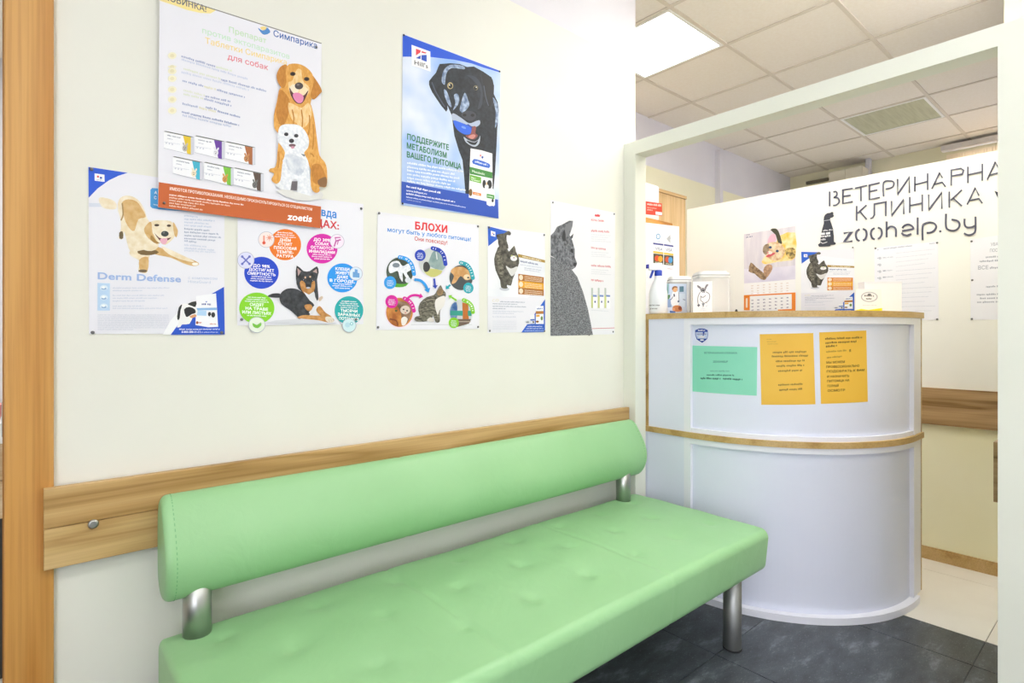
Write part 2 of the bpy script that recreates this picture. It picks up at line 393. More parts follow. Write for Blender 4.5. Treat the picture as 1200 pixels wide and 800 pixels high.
def seat_mesh():
    bm = bmesh.new()
    nx, ny = 150, 60; r = 0.035
    def sd(t0, t1, n, i):            # denser towards the ends
        u = i / n; return t0 + (t1 - t0) * u
    # the closed rounded block: rings around the y-z section
    prof = []
    def arc(cy, cz, ry, rz, a0, a1, n):
        for k in range(n + 1):
            a = a0 + (a1 - a0) * k / n; prof.append((cy + ry * math.cos(a), cz + rz * math.sin(a)))
    arc(SY0 + 0.04, SZ0 + 0.035, 0.030, 0.035, -PI / 2, -PI, 6)
    arc(SY0 + 0.028, SZ1 - 0.032, 0.028, 0.032, PI, PI / 2, 10)
    n = 48
    for k in range(1, n): prof.append((SY0 + 0.028 + (SY1 - SY0 - 0.053) * k / n, SZ1))
    arc(SY1 - 0.025, SZ1 - 0.025, 0.025, 0.025, PI / 2, 0, 5)
    arc(SY1 - 0.02, SZ0 + 0.02, 0.02, 0.02, 0, -PI / 2, 4)
    cy, cz = (SY0 + SY1) / 2, (SZ0 + SZ1) / 2
    xs = []
    rr = 0.013
    for k in range(7):
        a = PI / 2 * k / 6; xs.append((BX0 + rr - rr * math.cos(a), rr * (1 - math.sin(a))))
    N_ = 190
    for k in range(1, N_): xs.append((BX0 + rr + (BX1 - BX0 - 2 * rr) * k / N_, 0.0))
    for k in range(7):
        a = PI / 2 * k / 6; xs.append((BX1 - rr + rr * math.sin(a), rr * (1 - math.cos(a))))
    rings = []
    for x, ins in xs:
        ring = []
        for (y, z) in prof:
            yy = y + (ins if y < cy else -ins) * min(1, abs(y - cy) / (SY1 - SY0) * 2.2)
            zz = z + (ins if z < cz else -ins)
            if z > SZ1 - 0.06:       # soft crown, tufts and seams on the top
                w = max(0.0, min(1.0, (z - (SZ1 - 0.06)) / 0.06))
                crown = 0.010 * math.sin(PI * max(0, min(1, (x - BX0) / (BX1 - BX0)))) ** 0.5 * math.sin(PI * max(0, min(1, (y - SY0) / (SY1 - SY0))))
                d = 0
                for tx, ty in TUFT:
                    q = (x - tx) ** 2 + (y - ty) ** 2
                    if q < 0.02: d += 0.0085 * math.exp(-q / 0.0005) + 0.004 * math.exp(-q / 0.004)
                for sx in (0.86, 1.53):
                    d += 0.0045 * math.exp(-((x - sx) / 0.006) ** 2)
                zz += w * (crown - d)
                zz += w * 0.0022 * math.sin(x * 9 + 3 * math.sin(y * 7)) * math.sin(y * 13 + x * 2)
            if y < SY0 + 0.045:
                for sx in (0.86, 1.53):
                    yy += 0.0025 * math.exp(-((x - sx) / 0.006) ** 2)
            ring.append(bm.verts.new((x, yy, zz)))
        rings.append(ring)
    n = len(prof)
    for a, b in zip(rings, rings[1:]):
        for k in range(n): bm.faces.new((a[k], b[k], b[(k + 1) % n], a[(k + 1) % n])).smooth = True
    bm.faces.new(rings[0]); bm.faces.new(list(reversed(rings[-1])))
    return bm
obj('seat', seat_mesh(), M_green, bench, smooth=True)
# backrest: a long bolster, thin at the top, full towards the bottom
PROF = [(1.650, 0.566), (1.668, 0.60), (1.674, 0.68), (1.670, 0.76), (1.660, 0.795), (1.645, 0.808), (1.628, 0.806), (1.612, 0.795), (1.595, 0.772),
        (1.574, 0.738), (1.555, 0.70), (1.545, 0.664), (1.545, 0.632), (1.554, 0.600), (1.571, 0.572), (1.594, 0.555), (1.62, 0.552)]
def crom(pts, n=4, closed=True):
    out = []; L_ = len(pts)
    for i in range(L_ if closed else L_ - 1):
        p0, p1, p2, p3 = (pts[(i - 1) % L_], pts[i], pts[(i + 1) % L_], pts[(i + 2) % L_]) if closed else (pts[max(i - 1, 0)], pts[i], pts[i + 1], pts[min(i + 2, L_ - 1)])
        for k in range(n):
            t = k / n
            out.append(tuple(0.5 * (2 * b + (c - a) * t + (2 * a - 5 * b + 4 * c - d) * t * t + (3 * b - a - 3 * c + d) * t ** 3) for a, b, c, d in zip(p0, p1, p2, p3)))
    if not closed: out.append(pts[-1])
    return out
def back_mesh(x0, x1):
    bm = bmesh.new(); pr = crom(PROF, 3)
    cy = sum(p[0] for p in pr) / len(pr); cz = sum(p[1] for p in pr) / len(pr)
    xs = []; rr = 0.018
    for k in range(7):
        a = PI / 2 * k / 6; xs.append((x0 + rr * (1 - math.sin(a)) if False else x0 + rr - rr * math.cos(a), 1 - 0.17 * (1 - math.sin(a))))
    for k in range(1, 120): xs.append((x0 + rr + (x1 - x0 - 2 * rr) * k / 120, 1.0))
    for k in range(7):
        a = PI / 2 * k / 6; xs.append((x1 - rr + rr * math.sin(a), 1 - 0.17 * (1 - math.cos(a))))
    rings = []
    for x, s in xs:
        seam = 0
        for sx in (0.92, 1.56): seam += 0.012 * math.exp(-((x - sx) / 0.006) ** 2)
        s2 = s - seam + 0.006 * math.sin(x * 5.0)
        rings.append([bm.verts.new((x, cy + (y - cy) * s2, cz + (z - cz) * s2)) for y, z in pr])
    n = len(pr)
    for a, b in zip(rings, rings[1:]):
        for k in range(n): bm.faces.new((a[k], a[(k + 1) % n], b[(k + 1) % n], b[k])).smooth = True
    bm.faces.new(list(reversed(rings[0]))); bm.faces.new(rings[-1])
    return bm
bk = obj('backrest', back_mesh(0.238, 2.168), M_green, bench, smooth=True)
# stitched seam near each end of the backrest
for sx in (0.262, 2.144):
    bm = bmesh.new(); pr = crom(PROF, 6)
    cy = sum(p[0] for p in pr) / len(pr); cz = sum(p[1] for p in pr) / len(pr)
    L_ = len(pr)
    for i in range(0, L_, 1):
        y, z = pr[i]
        y2, z2 = pr[(i + 1) % L_]
        if i % 2: continue
        s = 1.005
        a = Vector((sx, cy + (y - cy) * s, cz + (z - cz) * s)); b_ = Vector((sx, cy + (y2 - cy) * s, cz + (z2 - cz) * s))
        d = (b_ - a); d2 = Vector((0.0008, 0, 0)); nn = d.cross(d2).normalized() * 0.0008
        vs = [bm.verts.new(p) for p in (a - d2, a + d2, b_ + d2, b_ - d2)]
        vt = [bm.verts.new(Vector(p.co) + nn) for p in vs]
        for q in ((0, 1, 2, 3),): bm.faces.new([vt[i] for i in q])
        for k in range(4): bm.faces.new((vs[k], vs[(k + 1) % 4], vt[(k + 1) % 4], vt[k]))
    obj('stitching', bm, M_stitch, bk)
for lx in (0.36, 2.05):
    for ly in (1.072, 1.56):
        bm = bmesh.new(); lathe(bm, [(0.031, 0.0), (0.034, 0.004), (0.034, 0.30)], lx, ly, 32)
        lg = obj('leg', bm, M_steel_dk, bench)
        bm = bmesh.new(); lathe(bm, [(0.0355, 0.0), (0.0355, 0.006)], lx, ly, 32); obj('foot_cap', bm, M_black, lg)
for lx in (0.315, 2.05):
    bm = bmesh.new(); lathe(bm, [(0.033, 0.440), (0.033, 0.60)], lx, 1.598, 32)
    obj('post', bm, M_steel, bench)

# ------------------------------------------------------------------ the reception counter
KX, KY, KR = 3.0, 1.41, 0.70
KL = 1.663; KRX = 3.122
def outline(o=0.0, inner=0.30, left=0.0, right=0.0, n=40):
    r = KR + o; ri = KR - inner
    p = [(KX - r, KL + left)]
    p += [(KX + r * math.cos(a), KY + r * math.sin(a)) for a in [PI + PI / 2 * k / n for k in range(n + 1)]]
    p += [(KRX + right, KY - r), (KRX + right, KY - ri)]
    p += [(KX + ri * math.cos(a), KY + ri * math.sin(a)) for a in [1.5 * PI - PI / 2 * k / n for k in range(n + 1)]]
    p += [(KX - ri, KL + left)]
    return p
def arcslab(bm, r0, r1, a0, a1, z0, z1, n=40, mi=0):
    ps = [(KX + r1 * math.cos(a0 + (a1 - a0) * k / n), KY + r1 * math.sin(a0 + (a1 - a0) * k / n)) for k in range(n + 1)]
    ps += [(KX + r0 * math.cos(a1 - (a1 - a0) * k / n), KY + r0 * math.sin(a1 - (a1 - a0) * k / n)) for k in range(n + 1)]
    prism(bm, ps, z0, z1, mi)
A0, A1 = PI, 1.5 * PI
desk = thing('reception_counter', 'tall white curved reception counter with oak top and oak middle band', 'reception counter', (2.7, 1.2, 0))
bm = bmesh.new(); prism(bm, outline(0.006, 0.33, 0.002, 0.012), 1.288, 1.314); obj('counter_top', bm, M_oak_edge, desk)
bm = bmesh.new(); prism(bm, outline(0.008, 0.30, 0.004, 0.004), 0.735, 0.761); obj('middle_band', bm, M_oak_edge, desk)
PR = KR - 0.018
for nm, z0, z1, rt, rb in (('upper_panel', 0.761, 1.288, 0.030, 0.020), ('lower_panel', 0.030, 0.735, 0.026, 0.0)):
    bm = bmesh.new(); arcslab(bm, PR - 0.016, PR, A0 + 0.0, A1 - 0.0, z0, z1)
    pan = obj(nm, bm, M_lam2, desk)
    bm = bmesh.new()
    arcslab(bm, PR + 0.0003, KR, A0, A1, z1 - rt, z1)
    if rb: arcslab(bm, PR + 0.0003, KR - 0.004, A0, A1, z0, z0 + rb)
    # flat white stiles at both ends of the curve
    box(bm, KX - KR, KX - KR + 0.034, KY - 0.004, KY + 0.030, z0, z1)
    box(bm, KX - 0.004, KX + 0.022, KY - KR, KY - KR + 0.034, z0, z1)
    obj('panel_frame', bm, M_lam, desk)
    bm = bmesh.new(); box(bm, KX - KR + 0.001, KX - KR + 0.019, KY + 0.0305, KL - 0.026, z0, z1)
    obj('side_panel', bm, M_lam2, desk)
    bm = bmesh.new(); box(bm, KX + 0.0225, KRX - 0.012, KY - KR + 0.001, KY - KR + 0.019, z0, z1)
    obj('side_panel', bm, M_lam, desk)
    bm = bmesh.new(); box(bm, KX - KR, KX - KR + 0.30, KL - 0.0255, KL, z0, z1, 0 if nm == 'upper_panel' else 1); obj('end_panel', bm, [M_oak_edge, M_lam2], desk)
    bm = bmesh.new(); box(bm, KRX - 0.0115, KRX, KY - KR, KY - KR + 0.30, z0, z1); obj('end_panel', bm, M_oak_edge, desk)
bm = bmesh.new(); prism(bm, outline(-0.05, 0.29, -0.03, -0.02), 0.0, 0.0295)
arcslab(bm, KR - 0.0495, KR + 0.013, A0 - 0.0, A1 + 0.06, 0.0, 0.0295)
box(bm, KX - KR - 0.0, KX - KR + 0.0495, KY, KL, 0, 0.0295)
obj('plinth', bm, M_lam, desk)

# ------------------------------------------------------------------ printed and lettered flat things
class Flat:
    """a flat surface in the room: pix() meets a sight line with it, pos() gives the point in space"""
    def __init__(s, o, ex, n):
        s.o = Vector(o); s.ex = Vector(ex).normalized(); s.n = Vector(n).normalized(); s.ez = Vector((0, 0, 1))
    def pix(s, u, v):
        d = Vector((FW[0] * F_PX + RT[0] * (u - CX), FW[1] * F_PX + RT[1] * (u - CX), HY - v)); e = Vector((0, 0, EYE))
        p = e + d * ((s.o - e).dot(s.n) / d.dot(s.n)) - s.o
        return (p.dot(s.ex), p.dot(s.ez))
    def pos(s, a, t, h): return s.o + s.ex * a + s.ez * t + s.n * h
class Round:
    """the curved front panel of the counter"""
    def __init__(s, r): s.r = r
    def pix(s, u, v):
        dx, dy = FW[0] * F_PX + RT[0] * (u - CX), FW[1] * F_PX + RT[1] * (u - CX)
        A = dx * dx + dy * dy; Bq = -2 * (dx * KX + dy * KY); Cq = KX * KX + KY * KY - s.r ** 2
        k = (-Bq - math.sqrt(max(Bq * Bq - 4 * A * Cq, 0))) / (2 * A)
        x, y = dx * k, dy * k
        return ((math.atan2(y - KY, x - KX) % (2 * PI)) * s.r, EYE + (HY - v) * k)
    def pos(s, a, t, h):
        q = a / s.r; return Vector((KX + (s.r + h) * math.cos(q), KY + (s.r + h) * math.sin(q), t))
TXT = {}
from mathutils.geometry import delaunay_2d_cdt
def wind(p, loops):
    w = 0
    for P in loops:
        for i in range(len(P)):
            (x1, y1), (x2, y2) = P[i - 1], P[i]
            if (y1 <= p[1]) != (y2 <= p[1]) and p[0] < (x2 - x1) * (p[1] - y1) / (y2 - y1) + x1: w += 1 if y2 > y1 else -1
    return w
def outlines(body):
    c = bpy.data.curves.new('t', 'FONT'); c.body = body; c.size = 1.0
    o = bpy.data.objects.new('t', c); C.objects.link(o); bpy.context.view_layer.update()
    cu = o.to_curve(bpy.context.evaluated_depsgraph_get()); loops = []
    for sp in cu.splines:
        P = []
        if sp.type == 'BEZIER':
            q_ = sp.bezier_points; n = len(q_)
            for i in range(n):
                p, q = q_[i], q_[(i + 1) % n]; A, B_, C_, D = p.co, p.handle_right, q.handle_left, q.co
                flat = abs((B_ - A).cross(D - A).z) < 1e-5 and abs((C_ - A).cross(D - A).z) < 1e-5
                for j in range(1 if flat else 4):
                    t = j / 4.0; v = A * (1 - t) ** 3 + B_ * 3 * t * (1 - t) ** 2 + C_ * 3 * t * t * (1 - t) + D * t ** 3; P.append((v.x, v.y))
        else: P = [(p.co.x, p.co.y) for p in sp.points]
        P = [p for i, p in enumerate(P) if math.hypot(p[0] - P[i - 1][0], p[1] - P[i - 1][1]) > 1e-4]
        if len(P) > 2: loops.append(P)
    o.to_curve_clear(); bpy.data.objects.remove(o); bpy.data.curves.remove(c)
    return loops
def fatten(P, d):
    """move a closed outline to its right-hand side by d"""
    out = []; n = len(P)
    for i in range(n):
        a, b, c = P[i - 1], P[i], P[(i + 1) % n]
        e1 = (b[0] - a[0], b[1] - a[1]); e2 = (c[0] - b[0], c[1] - b[1]); l1 = math.hypot(*e1) or 1e-9; l2 = math.hypot(*e2) or 1e-9
        n1 = (e1[1] / l1, -e1[0] / l1); n2 = (e2[1] / l2, -e2[0] / l2); m = (n1[0] + n2[0], n1[1] + n2[1]); q = max(1 + n1[0] * n2[0] + n1[1] * n2[1], 0.35)
        out.append((b[0] + m[0] / q * d, b[1] + m[1] / q * d))
    return out
def width(loops): return max(x for P in loops for x, y in P) - min(x for P in loops for x, y in P)
GL = {}; ADV = {}
def glyph(ch, bold):
    if (ch, bold) in GL: return GL[(ch, bold)]
    loops = outlines(ch) if ch != ' ' else []
    if bold:
        new = []
        for P in loops:                      # which side of the outline is ink?
            v = 0
            for i in range(len(P)):
                (x1, y1), (x2, y2) = P[i - 1], P[i]; l = math.hypot(x2 - x1, y2 - y1); e = 0.004
                nx, ny = (y2 - y1) / l * e, -(x2 - x1) / l * e; mx, my = (x1 + x2) / 2, (y1 + y2) / 2
                v += (bool(wind((mx - nx, my - ny), loops)) - bool(wind((mx + nx, my + ny), loops))) * l
            new.append(fatten(P, bold if v >= 0 else -bold))
        loops = new
    vs, fs = [], []
    if loops:
        co, ed = [], []
        for P in loops:
            b = len(co); co += [Vector(p) for p in P]; ed += [(b + i, b + (i + 1) % len(P)) for i in range(len(P))]
        r = delaunay_2d_cdt(co, ed, [], 0, 1e-6)
        vs = [(v.x, v.y) for v in r[0]]
        for f in r[2]:
            cx = sum(vs[i][0] for i in f) / len(f); cy = sum(vs[i][1] for i in f) / len(f)
            if wind((cx, cy), loops): fs.append(tuple(f))
    GL[(ch, bold)] = (vs, fs); return GL[(ch, bold)]
def advance(ch):
    if ch not in ADV:
        if 'H' not in ADV: ADV['H'] = width(outlines('НН')) - width(outlines('Н'))
        ADV[ch] = width(outlines('Н' + ch + 'Н')) - width(outlines('НН'))
    return ADV[ch]
def text_mesh(body, bold):
    k = (body, bold)
    if k not in TXT:
        vs, fs, x = [], [], 0.0
        for ch in body:
            v, f = glyph(ch, bold); b = len(vs)
            vs += [(px + x, py) for px, py in v]; fs += [tuple(b + i for i in q) for q in f]; x += advance(ch) + bold * 0.8
        TXT[k] = (vs, fs)
    return TXT[k]
CAP = max(y for x, y in text_mesh('Н', 0.0)[0])
class Art:
    STEP = 0.00002
    def __init__(s, plane, h=0.0006):
        s.p = plane; s.bm = bmesh.new(); s.mats = []; s.h = h; s.crop = (0, 0, 1); s.quad = None; s.clip = None
    def at(s, ox, oy, sc): s.crop = (ox, oy, sc); s.quad = None; return s
    def on(s, corners, w, h, x0=0, y0=0):       # corners: TL TR BR BL in st
        s.quad = (corners, w, h, x0, y0); return s
    def st(s, p):
        if s.quad:
            (a, b, c, d), w, h, x0, y0 = s.quad
            q = (p[0] - x0) / w; r = (p[1] - y0) / h
            return tuple((a[i] * (1 - q) + b[i] * q) * (1 - r) + (d[i] * (1 - q) + c[i] * q) * r for i in (0, 1))
        ox, oy, sc = s.crop
        return s.p.pix(ox + p[0] / sc, oy + p[1] / sc)
    def mi(s, col, rough=0.55):
        m = col if not isinstance(col, str) else mat(col, rough)
        if m not in s.mats: s.mats.append(m)
        return s.mats.index(m)
    def face(s, stp, col, lift=True):
        if lift: s.h += s.STEP
        if len(stp) < 3: return
        try:
            f = s.bm.faces.new([s.bm.verts.new(s.p.pos(a, t, s.h)) for a, t in stp]); f.material_index = s.mi(col)
            f.normal_update()
        except ValueError: pass
    def sheet(s, pts, col, thick=0.0004, n=1):
        """the paper itself: a thin slab, split along its length so it can follow a curve"""
        a, b, c, d = [s.st(p) for p in pts]
        m = s.mi(col); rows = []
        for k in range(n + 1):
            q = k / n
            tp = [a[i] * (1 - q) + b[i] * q for i in (0, 1)]; bt = [d[i] * (1 - q) + c[i] * q for i in (0, 1)]
            rows.append([s.bm.verts.new(s.p.pos(*tp, s.h)), s.bm.verts.new(s.p.pos(*bt, s.h)), s.bm.verts.new(s.p.pos(*bt, s.h - thick)), s.bm.verts.new(s.p.pos(*tp, s.h - thick))])
        for x, y in zip(rows, rows[1:]):
            for k in range(4): s.bm.faces.new((x[k], y[k], y[(k + 1) % 4], x[(k + 1) % 4])).material_index = m
        s.bm.faces.new(rows[0]).material_index = m; s.bm.faces.new(list(reversed(rows[-1]))).material_index = m
        return s
    def poly(s, pts, col, sm=0):
        if sm: pts = crom([tuple(map(float, p)) for p in pts], sm)
        s.face([s.st(p) for p in pts], col); return s
    def ell(s, cx, cy, rx, ry, col, n=28, rot=0.0):
        c, d = math.cos(rot), math.sin(rot)
        return s.poly([(cx + rx * math.cos(a) * c - ry * math.sin(a) * d, cy + rx * math.cos(a) * d + ry * math.sin(a) * c) for a in [2 * PI * k / n for k in range(n)]], col)
    def line(s, pts, w, col, sm=0):
        """a stroke of width w along pts"""
        if sm: pts = crom([tuple(map(float, p)) for p in pts], sm, closed=False)
        s.face(stroke(pts, w), col) if False else s.poly(stroke(pts, w), col); return s
    def text(s, body, p0, p1, h, col, bold=0.0, shear=0.0):
        vs, fs = text_mesh(body, bold)
        if not vs: return s
        x0 = min(v[0] for v in vs); x1 = max(v[0] for v in vs)
        A = s.st(p0); Bp = s.st(p1); U = s.st((p0[0], p0[1] - h))
        ex = ((Bp[0] - A[0]) / (x1 - x0), (Bp[1] - A[1]) / (x1 - x0)); ky = (U[1] - A[1]) / CAP
        s.h += s.STEP; m = s.mi(col)
        nv = [s.bm.verts.new(s.p.pos(A[0] + ex[0] * (x - x0 + shear * y), A[1] + ex[1] * (x - x0 + shear * y) + ky * y, s.h)) for x, y in vs]
        for f in fs:
            try: s.bm.faces.new([nv[i] for i in f]).material_index = m
            except ValueError: pass
        return s
    def words(s, p0, p1, h, col, seed=1, fill=0.8):
        """a line of small print too fine to read: rows of short marks grouped like words"""
        R = random.Random(seed * 977 + int(p0[0] * 3 + p0[1] * 7))
        A = s.st(p0); Bp = s.st(p1); U = s.st((p0[0], p0[1] - h)); hh = U[1] - A[1]
        L_ = math.hypot(Bp[0] - A[0], Bp[1] - A[1]); m = s.mi(col); s.h += s.STEP
        x = 0.0
        while x < L_:
            for _ in range(R.randint(3, 9)):
                w = hh * R.uniform(0.35, 0.62); e = min(x + w, L_)
                if e - x < hh * 0.1: break
                lo, hi = R.choice(((0, 1), (0, 0.72), (0, 0.72), (0.0, 0.8), (-0.2, 0.7)))
                q = []
                for xx, yy in ((x, lo), (e, lo), (e, hi), (x, hi)):
                    r = xx / L_
                    q.append(s.p.pos(A[0] + (Bp[0] - A[0]) * r, A[1] + (Bp[1] - A[1]) * r + yy * hh, s.h))
                s.bm.faces.new([s.bm.verts.new(p) for p in q]).material_index = m
                x = e + hh * (1 - fill)
            x += hh * 0.45
        return s
    def done(s, name, label, cat, group=None):
        me = bpy.data.meshes.new(name)
        s.bm.faces.ensure_lookup_table()
        s.bm.to_mesh(me); s.bm.free()
        for m in s.mats: me.materials.append(m)
        o = bpy.data.objects.new(name, me); C.objects.link(o); s.o = o
        if label: tag(o, label, cat, group)
        return o
    def pins(s, pts, r=0.0042, col=None):
        for p in pts:
            a, t = s.st(p); c = s.p.pos(a, t, s.h + 0.0004); n = s.p.n
            bm = bmesh.new(); lathe(bm, [(r, 0), (r, 0.0015), (r * 0.6, 0.003)], 0, 0, 14)
            bmesh.ops.transform(bm, matrix=Matrix.Translation(c) @ n.to_track_quat('Z', 'Y').to_matrix().to_4x4(), verts=bm.verts)
            obj('pin', bm, col or M_pin, s.o)
def stroke(pts, w):
    L_, R_ = [], []
    n = len(pts)
    for i, p in enumerate(pts):
        a = pts[max(i - 1, 0)]; b = pts[min(i + 1, n - 1)]
        d = (b[0] - a[0], b[1] - a[1]); l = math.hypot(*d) or 1; nx, ny = -d[1] / l * w / 2, d[0] / l * w / 2
        k = 1.0
        if 0 < i < n - 1:
            d1 = (p[0] - a[0], p[1] - a[1]); l1 = math.hypot(*d1) or 1
            cs = abs((d1[0] * d[0] + d1[1] * d[1]) / (l1 * l)); k = min(1 / max(cs, 0.4), 1.8)
        L_.append((p[0] + nx * k, p[1] + ny * k)); R_.append((p[0] - nx * k, p[1] - ny * k))
    return L_ + R_[::-1]

WALL = lambda off: Flat((0, YW - off, 0), (1, 0, 0), (0, -1, 0))
BACK = lambda off: Flat((XP - off, 0, 0), (0, -1, 0), (-1, 0, 0))
PAPER = 'EAEAF2'
FUR_G = noise_mat('D8973E', 'E8B05C', 110, 0.6, 5, stretch=(1.6, 1, 0.7))
FUR_GD = noise_mat('BC7A2A', 'CB8936', 110, 0.6, 5, stretch=(1.6, 1, 0.7))
FUR_GL = noise_mat('EBC07A', 'F3D6A2', 110, 0.6, 5, stretch=(1.6, 1, 0.7))
FUR_W = noise_mat('DCE1EA', 'F4F6FA', 120, 0.6, 5)
FUR_C = noise_mat('E6D5B0', 'F3E9D4', 60, 0.6, 5)
FUR_T = noise_mat('CFA361', 'DDBB84', 60, 0.6, 5)
FUR_K = noise_mat('1A1E25', '2B323C', 70, 0.6, 5)
FUR_KL = noise_mat('5C7196', 'B4C6E0', 60, 0.6, 4)
FUR_TAB = noise_mat('3E3C33', '8E897A', 70, 0.6, 4, stretch=(1, 1, 2.2))
FUR_DK = noise_mat('33312C', '6E6A60', 60, 0.6, 4)
FUR_GREY = noise_mat('3A3C42', '979AA0', 150, 0.6, 6, stretch=(1, 1, 2.0), lo=0.33, hi=0.68)
FUR_GH = noise_mat('45474D', '84878E', 90, 0.6, 5)
SKY_B = noise_mat('8FB6EE', 'EDF1F8', 3.2, 0.5, 3, lo=0.36, hi=0.62)
FUR_B = noise_mat('24262B', '44474D', 80, 0.6, 4)
FUR_TAN = noise_mat('AE7638', 'D29A5C', 80, 0.6, 4)

# --- Simparica poster, hung over two others
a = Art(WALL(0.009)); a.at(0, 0, 1)
a.sheet([(187, -10), (376.8, 50.5), (374.6, 267.5), (185, 243)], PAPER)
a.at(185, 0, 6)
a.poly([(12, -60), (12, 5), (120, 40), (200, 70), (300, 92), (370, 95), (405, 75), (392, 64)], 'F4E39B', 0)
a.text('НОВИНКА!', (42, -4), (340, 86), 46, '5A5F78', 0.012)
a.at(0, 0, 1).line([(187.3, -9.2), (376.6, 51.0)], 1.1, '7E7A78').at(185, 0, 6)
a.poly([(702, 196), (735, 215), (760, 200), (745, 190), (770, 195), (790, 225), (765, 242), (735, 240)], '4C86C8', 3).poly([(718, 196), (745, 185), (765, 198), (742, 214)], 'EBD58A', 3)
a.text('Симпарика', (812, 254), (1118, 344), 44, '3A66AE', 0.015)
a.text('Препарат', (500, 226), (762, 306), 40, 'C3E0BE', 0.01).text('против эктопаразитов', (312, 232), (925, 416), 40, 'C6E4CC', 0.01)
a.text('Таблетки Симпарика', (332, 304), (905, 458), 42, 'F2D98C', 0.01).text('для собак', (490, 416), (775, 494), 40, 'E4808F', 0.012)
for k, (y) in enumerate((392, 470, 500, 553, 630, 700, 778)):
    a.ell(100, y, 30, 24 if k != 1 else 10, 'F1ECCE').ell(100, y, 16, 13, 'E6E0BC')
for p0, p1, c in (((165, 402), (402, 474), 'A3AED0'), ((410, 476), (520, 505), 'DCE5D0'), ((165, 424), (630, 562), 'CDD4E8'), ((180, 490), (440, 562), 'DDE3D2'), ((445, 566), (762, 648), 'A3AED0'), ((165, 512), (640, 640), 'D2D8EA'),
                  ((172, 574), (318, 612), 'A9B4D4'), ((325, 614), (410, 636), 'E3E0C4'), ((415, 638), (610, 690), 'A3AED0'), ((180, 640), (328, 680), 'E0E4D4'), ((333, 682), (512, 722), 'A3AED0'), ((325, 702), (520, 752), 'A8B3D4'), ((180, 668), (318, 700), 'DDE3D2'),
                  ((172, 736), (282, 760), 'AFB9D6'), ((290, 764), (410, 790), 'E3E0C4')):
    a.words(p0, p1, 15, c)
a.at(185, 130, 5.715)
for p0, p1, c in (((320, -20), (395, -2), 'A3AED0'), ((400, 8), (556, 50), '9AA6CC'), ((160, 12), (545, 102), '9DA9CE'), ((165, 36), (490, 110), 'C3CBE2')):
    a.words(p0, p1, 14, c)
for (x, y), c, d in (((38, 138), 'E6C62E', 'B9B4B0'), ((245, 168), '6C3DA6', 'E4E4EC'), ((450, 208), 'B06A3E', 'C48A58'), ((98, 308), '43B6D2', 'EFE3C8'), ((305, 346), '7FC63E', 'D79A4E'), ((505, 384), '5C4A40', '6F7070')):
    w, sl = 182, 0.2
    P = lambda q, r: (x + q, y + q * sl + r)
    a.poly([P(-1, 0), P(14, -6), P(202, -4), P(184, 2)], '5E6460')
    a.poly([P(0, 2), P(w, 2), P(w, 118), P(2, 110)], 'F4F5F9')
    a.poly([P(w, 2), P(w + 20, -4), P(w + 20, 108), P(w, 118)], 'D4D6E0')
    a.poly([P(130, 2), P(w, 2), P(w, 118), P(158, 117)], c)
    a.ell(x + 142, y + 112, 17, 22, d).ell(x + 134, y + 84, 6, 11, d, rot=-0.4).ell(x + 156, y + 88, 6, 11, d, rot=0.4)
    a.ell(x + 137, y + 106, 2.5, 2.5, '2E2A28').ell(x + 147, y + 108, 2.5, 2.5, '2E2A28').ell(x + 141, y + 118, 4, 3, '2E2A28')
    a.words(P(24, 24), P(112, 24), 8, '8A8FA6').words(P(24, 44), P(60, 44), 6, 'A9AEC2').words(P(4, 70), P(110, 66), 4, 'C3C7D6')
    for k in range(3): a.ell(x + 18 + 20 * k, y + 78 + 4 * k, 5, 5, 'C9CCDA')
    a.line([P(0, 111), P(w, 119), P(w + 20, 109)], 2, 'A9ADBC')
a.poly([(5, 478), (1090, 641), (1085, 786), (0, 645)], 'C8622A')
a.text('ИМЕЮТСЯ ПРОТИВОПОКАЗАНИЯ. НЕОБХОДИМО ПРОКОНСУЛЬТИРОВАТЬСЯ СО СПЕЦИАЛИСТОМ', (78, 530), (1030, 668), 20, 'F8EDE4', 0.02)
for p0, p1 in (((75, 566), (572, 634)), ((75, 584), (480, 640)), ((75, 602), (310, 634)), ((75, 620), (250, 644)), ((75, 640), (300, 668))):
    a.words(p0, p1, 10, 'F0D2BE' if p0[1] > 570 else 'FBEFE6')
a.text('zoetis', (863, 728), (1026, 744), 46, 'FFFFFF', 0.03, 0.15)
a.at(310, 65, 4.7)
a.poly([(85, 180), (65, 260), (50, 330), (52, 400), (75, 440), (70, 520), (60, 610), (30, 624), (24, 640), (50, 652), (36, 684), (55, 705), (85, 702), (98, 640), (110, 560), (240, 600), (250, 700), (262, 745), (285, 757), (302, 745), (300, 724), (338, 722), (342, 640), (330, 590), (300, 550), (285, 450), (270, 340), (245, 260), (200, 270), (130, 240)], FUR_G, 3)
a.poly([(96, 150), (84, 200), (90, 270), (250, 270), (262, 210), (240, 150)], FUR_G)
a.poly([(84, 190), (70, 250), (62, 330), (95, 390), (128, 330), (138, 260), (120, 220)], FUR_GD, 3)
a.poly([(258, 610), (300, 600), (330, 650), (332, 718), (290, 712), (262, 690)], FUR_GD, 3).poly([(290, 690), (336, 670), (338, 720), (305, 722)], '8A6238', 3)
a.poly([(130, 262), (200, 290), (240, 262), (258, 330), (215, 400), (170, 372), (140, 340)], FUR_GL, 3)
for q in ((150, 300, 158, 380), (200, 300, 205, 395), (245, 330, 238, 440), (265, 380, 262, 520), (270, 560, 250, 540), (85, 300, 78, 380), (110, 290, 112, 370), (75, 530, 72, 620)):
    a.line([(q[0], q[1]), ((q[0] + q[2]) / 2 + 4, (q[1] + q[3]) / 2), (q[2], q[3])], 7, FUR_GD, 3)
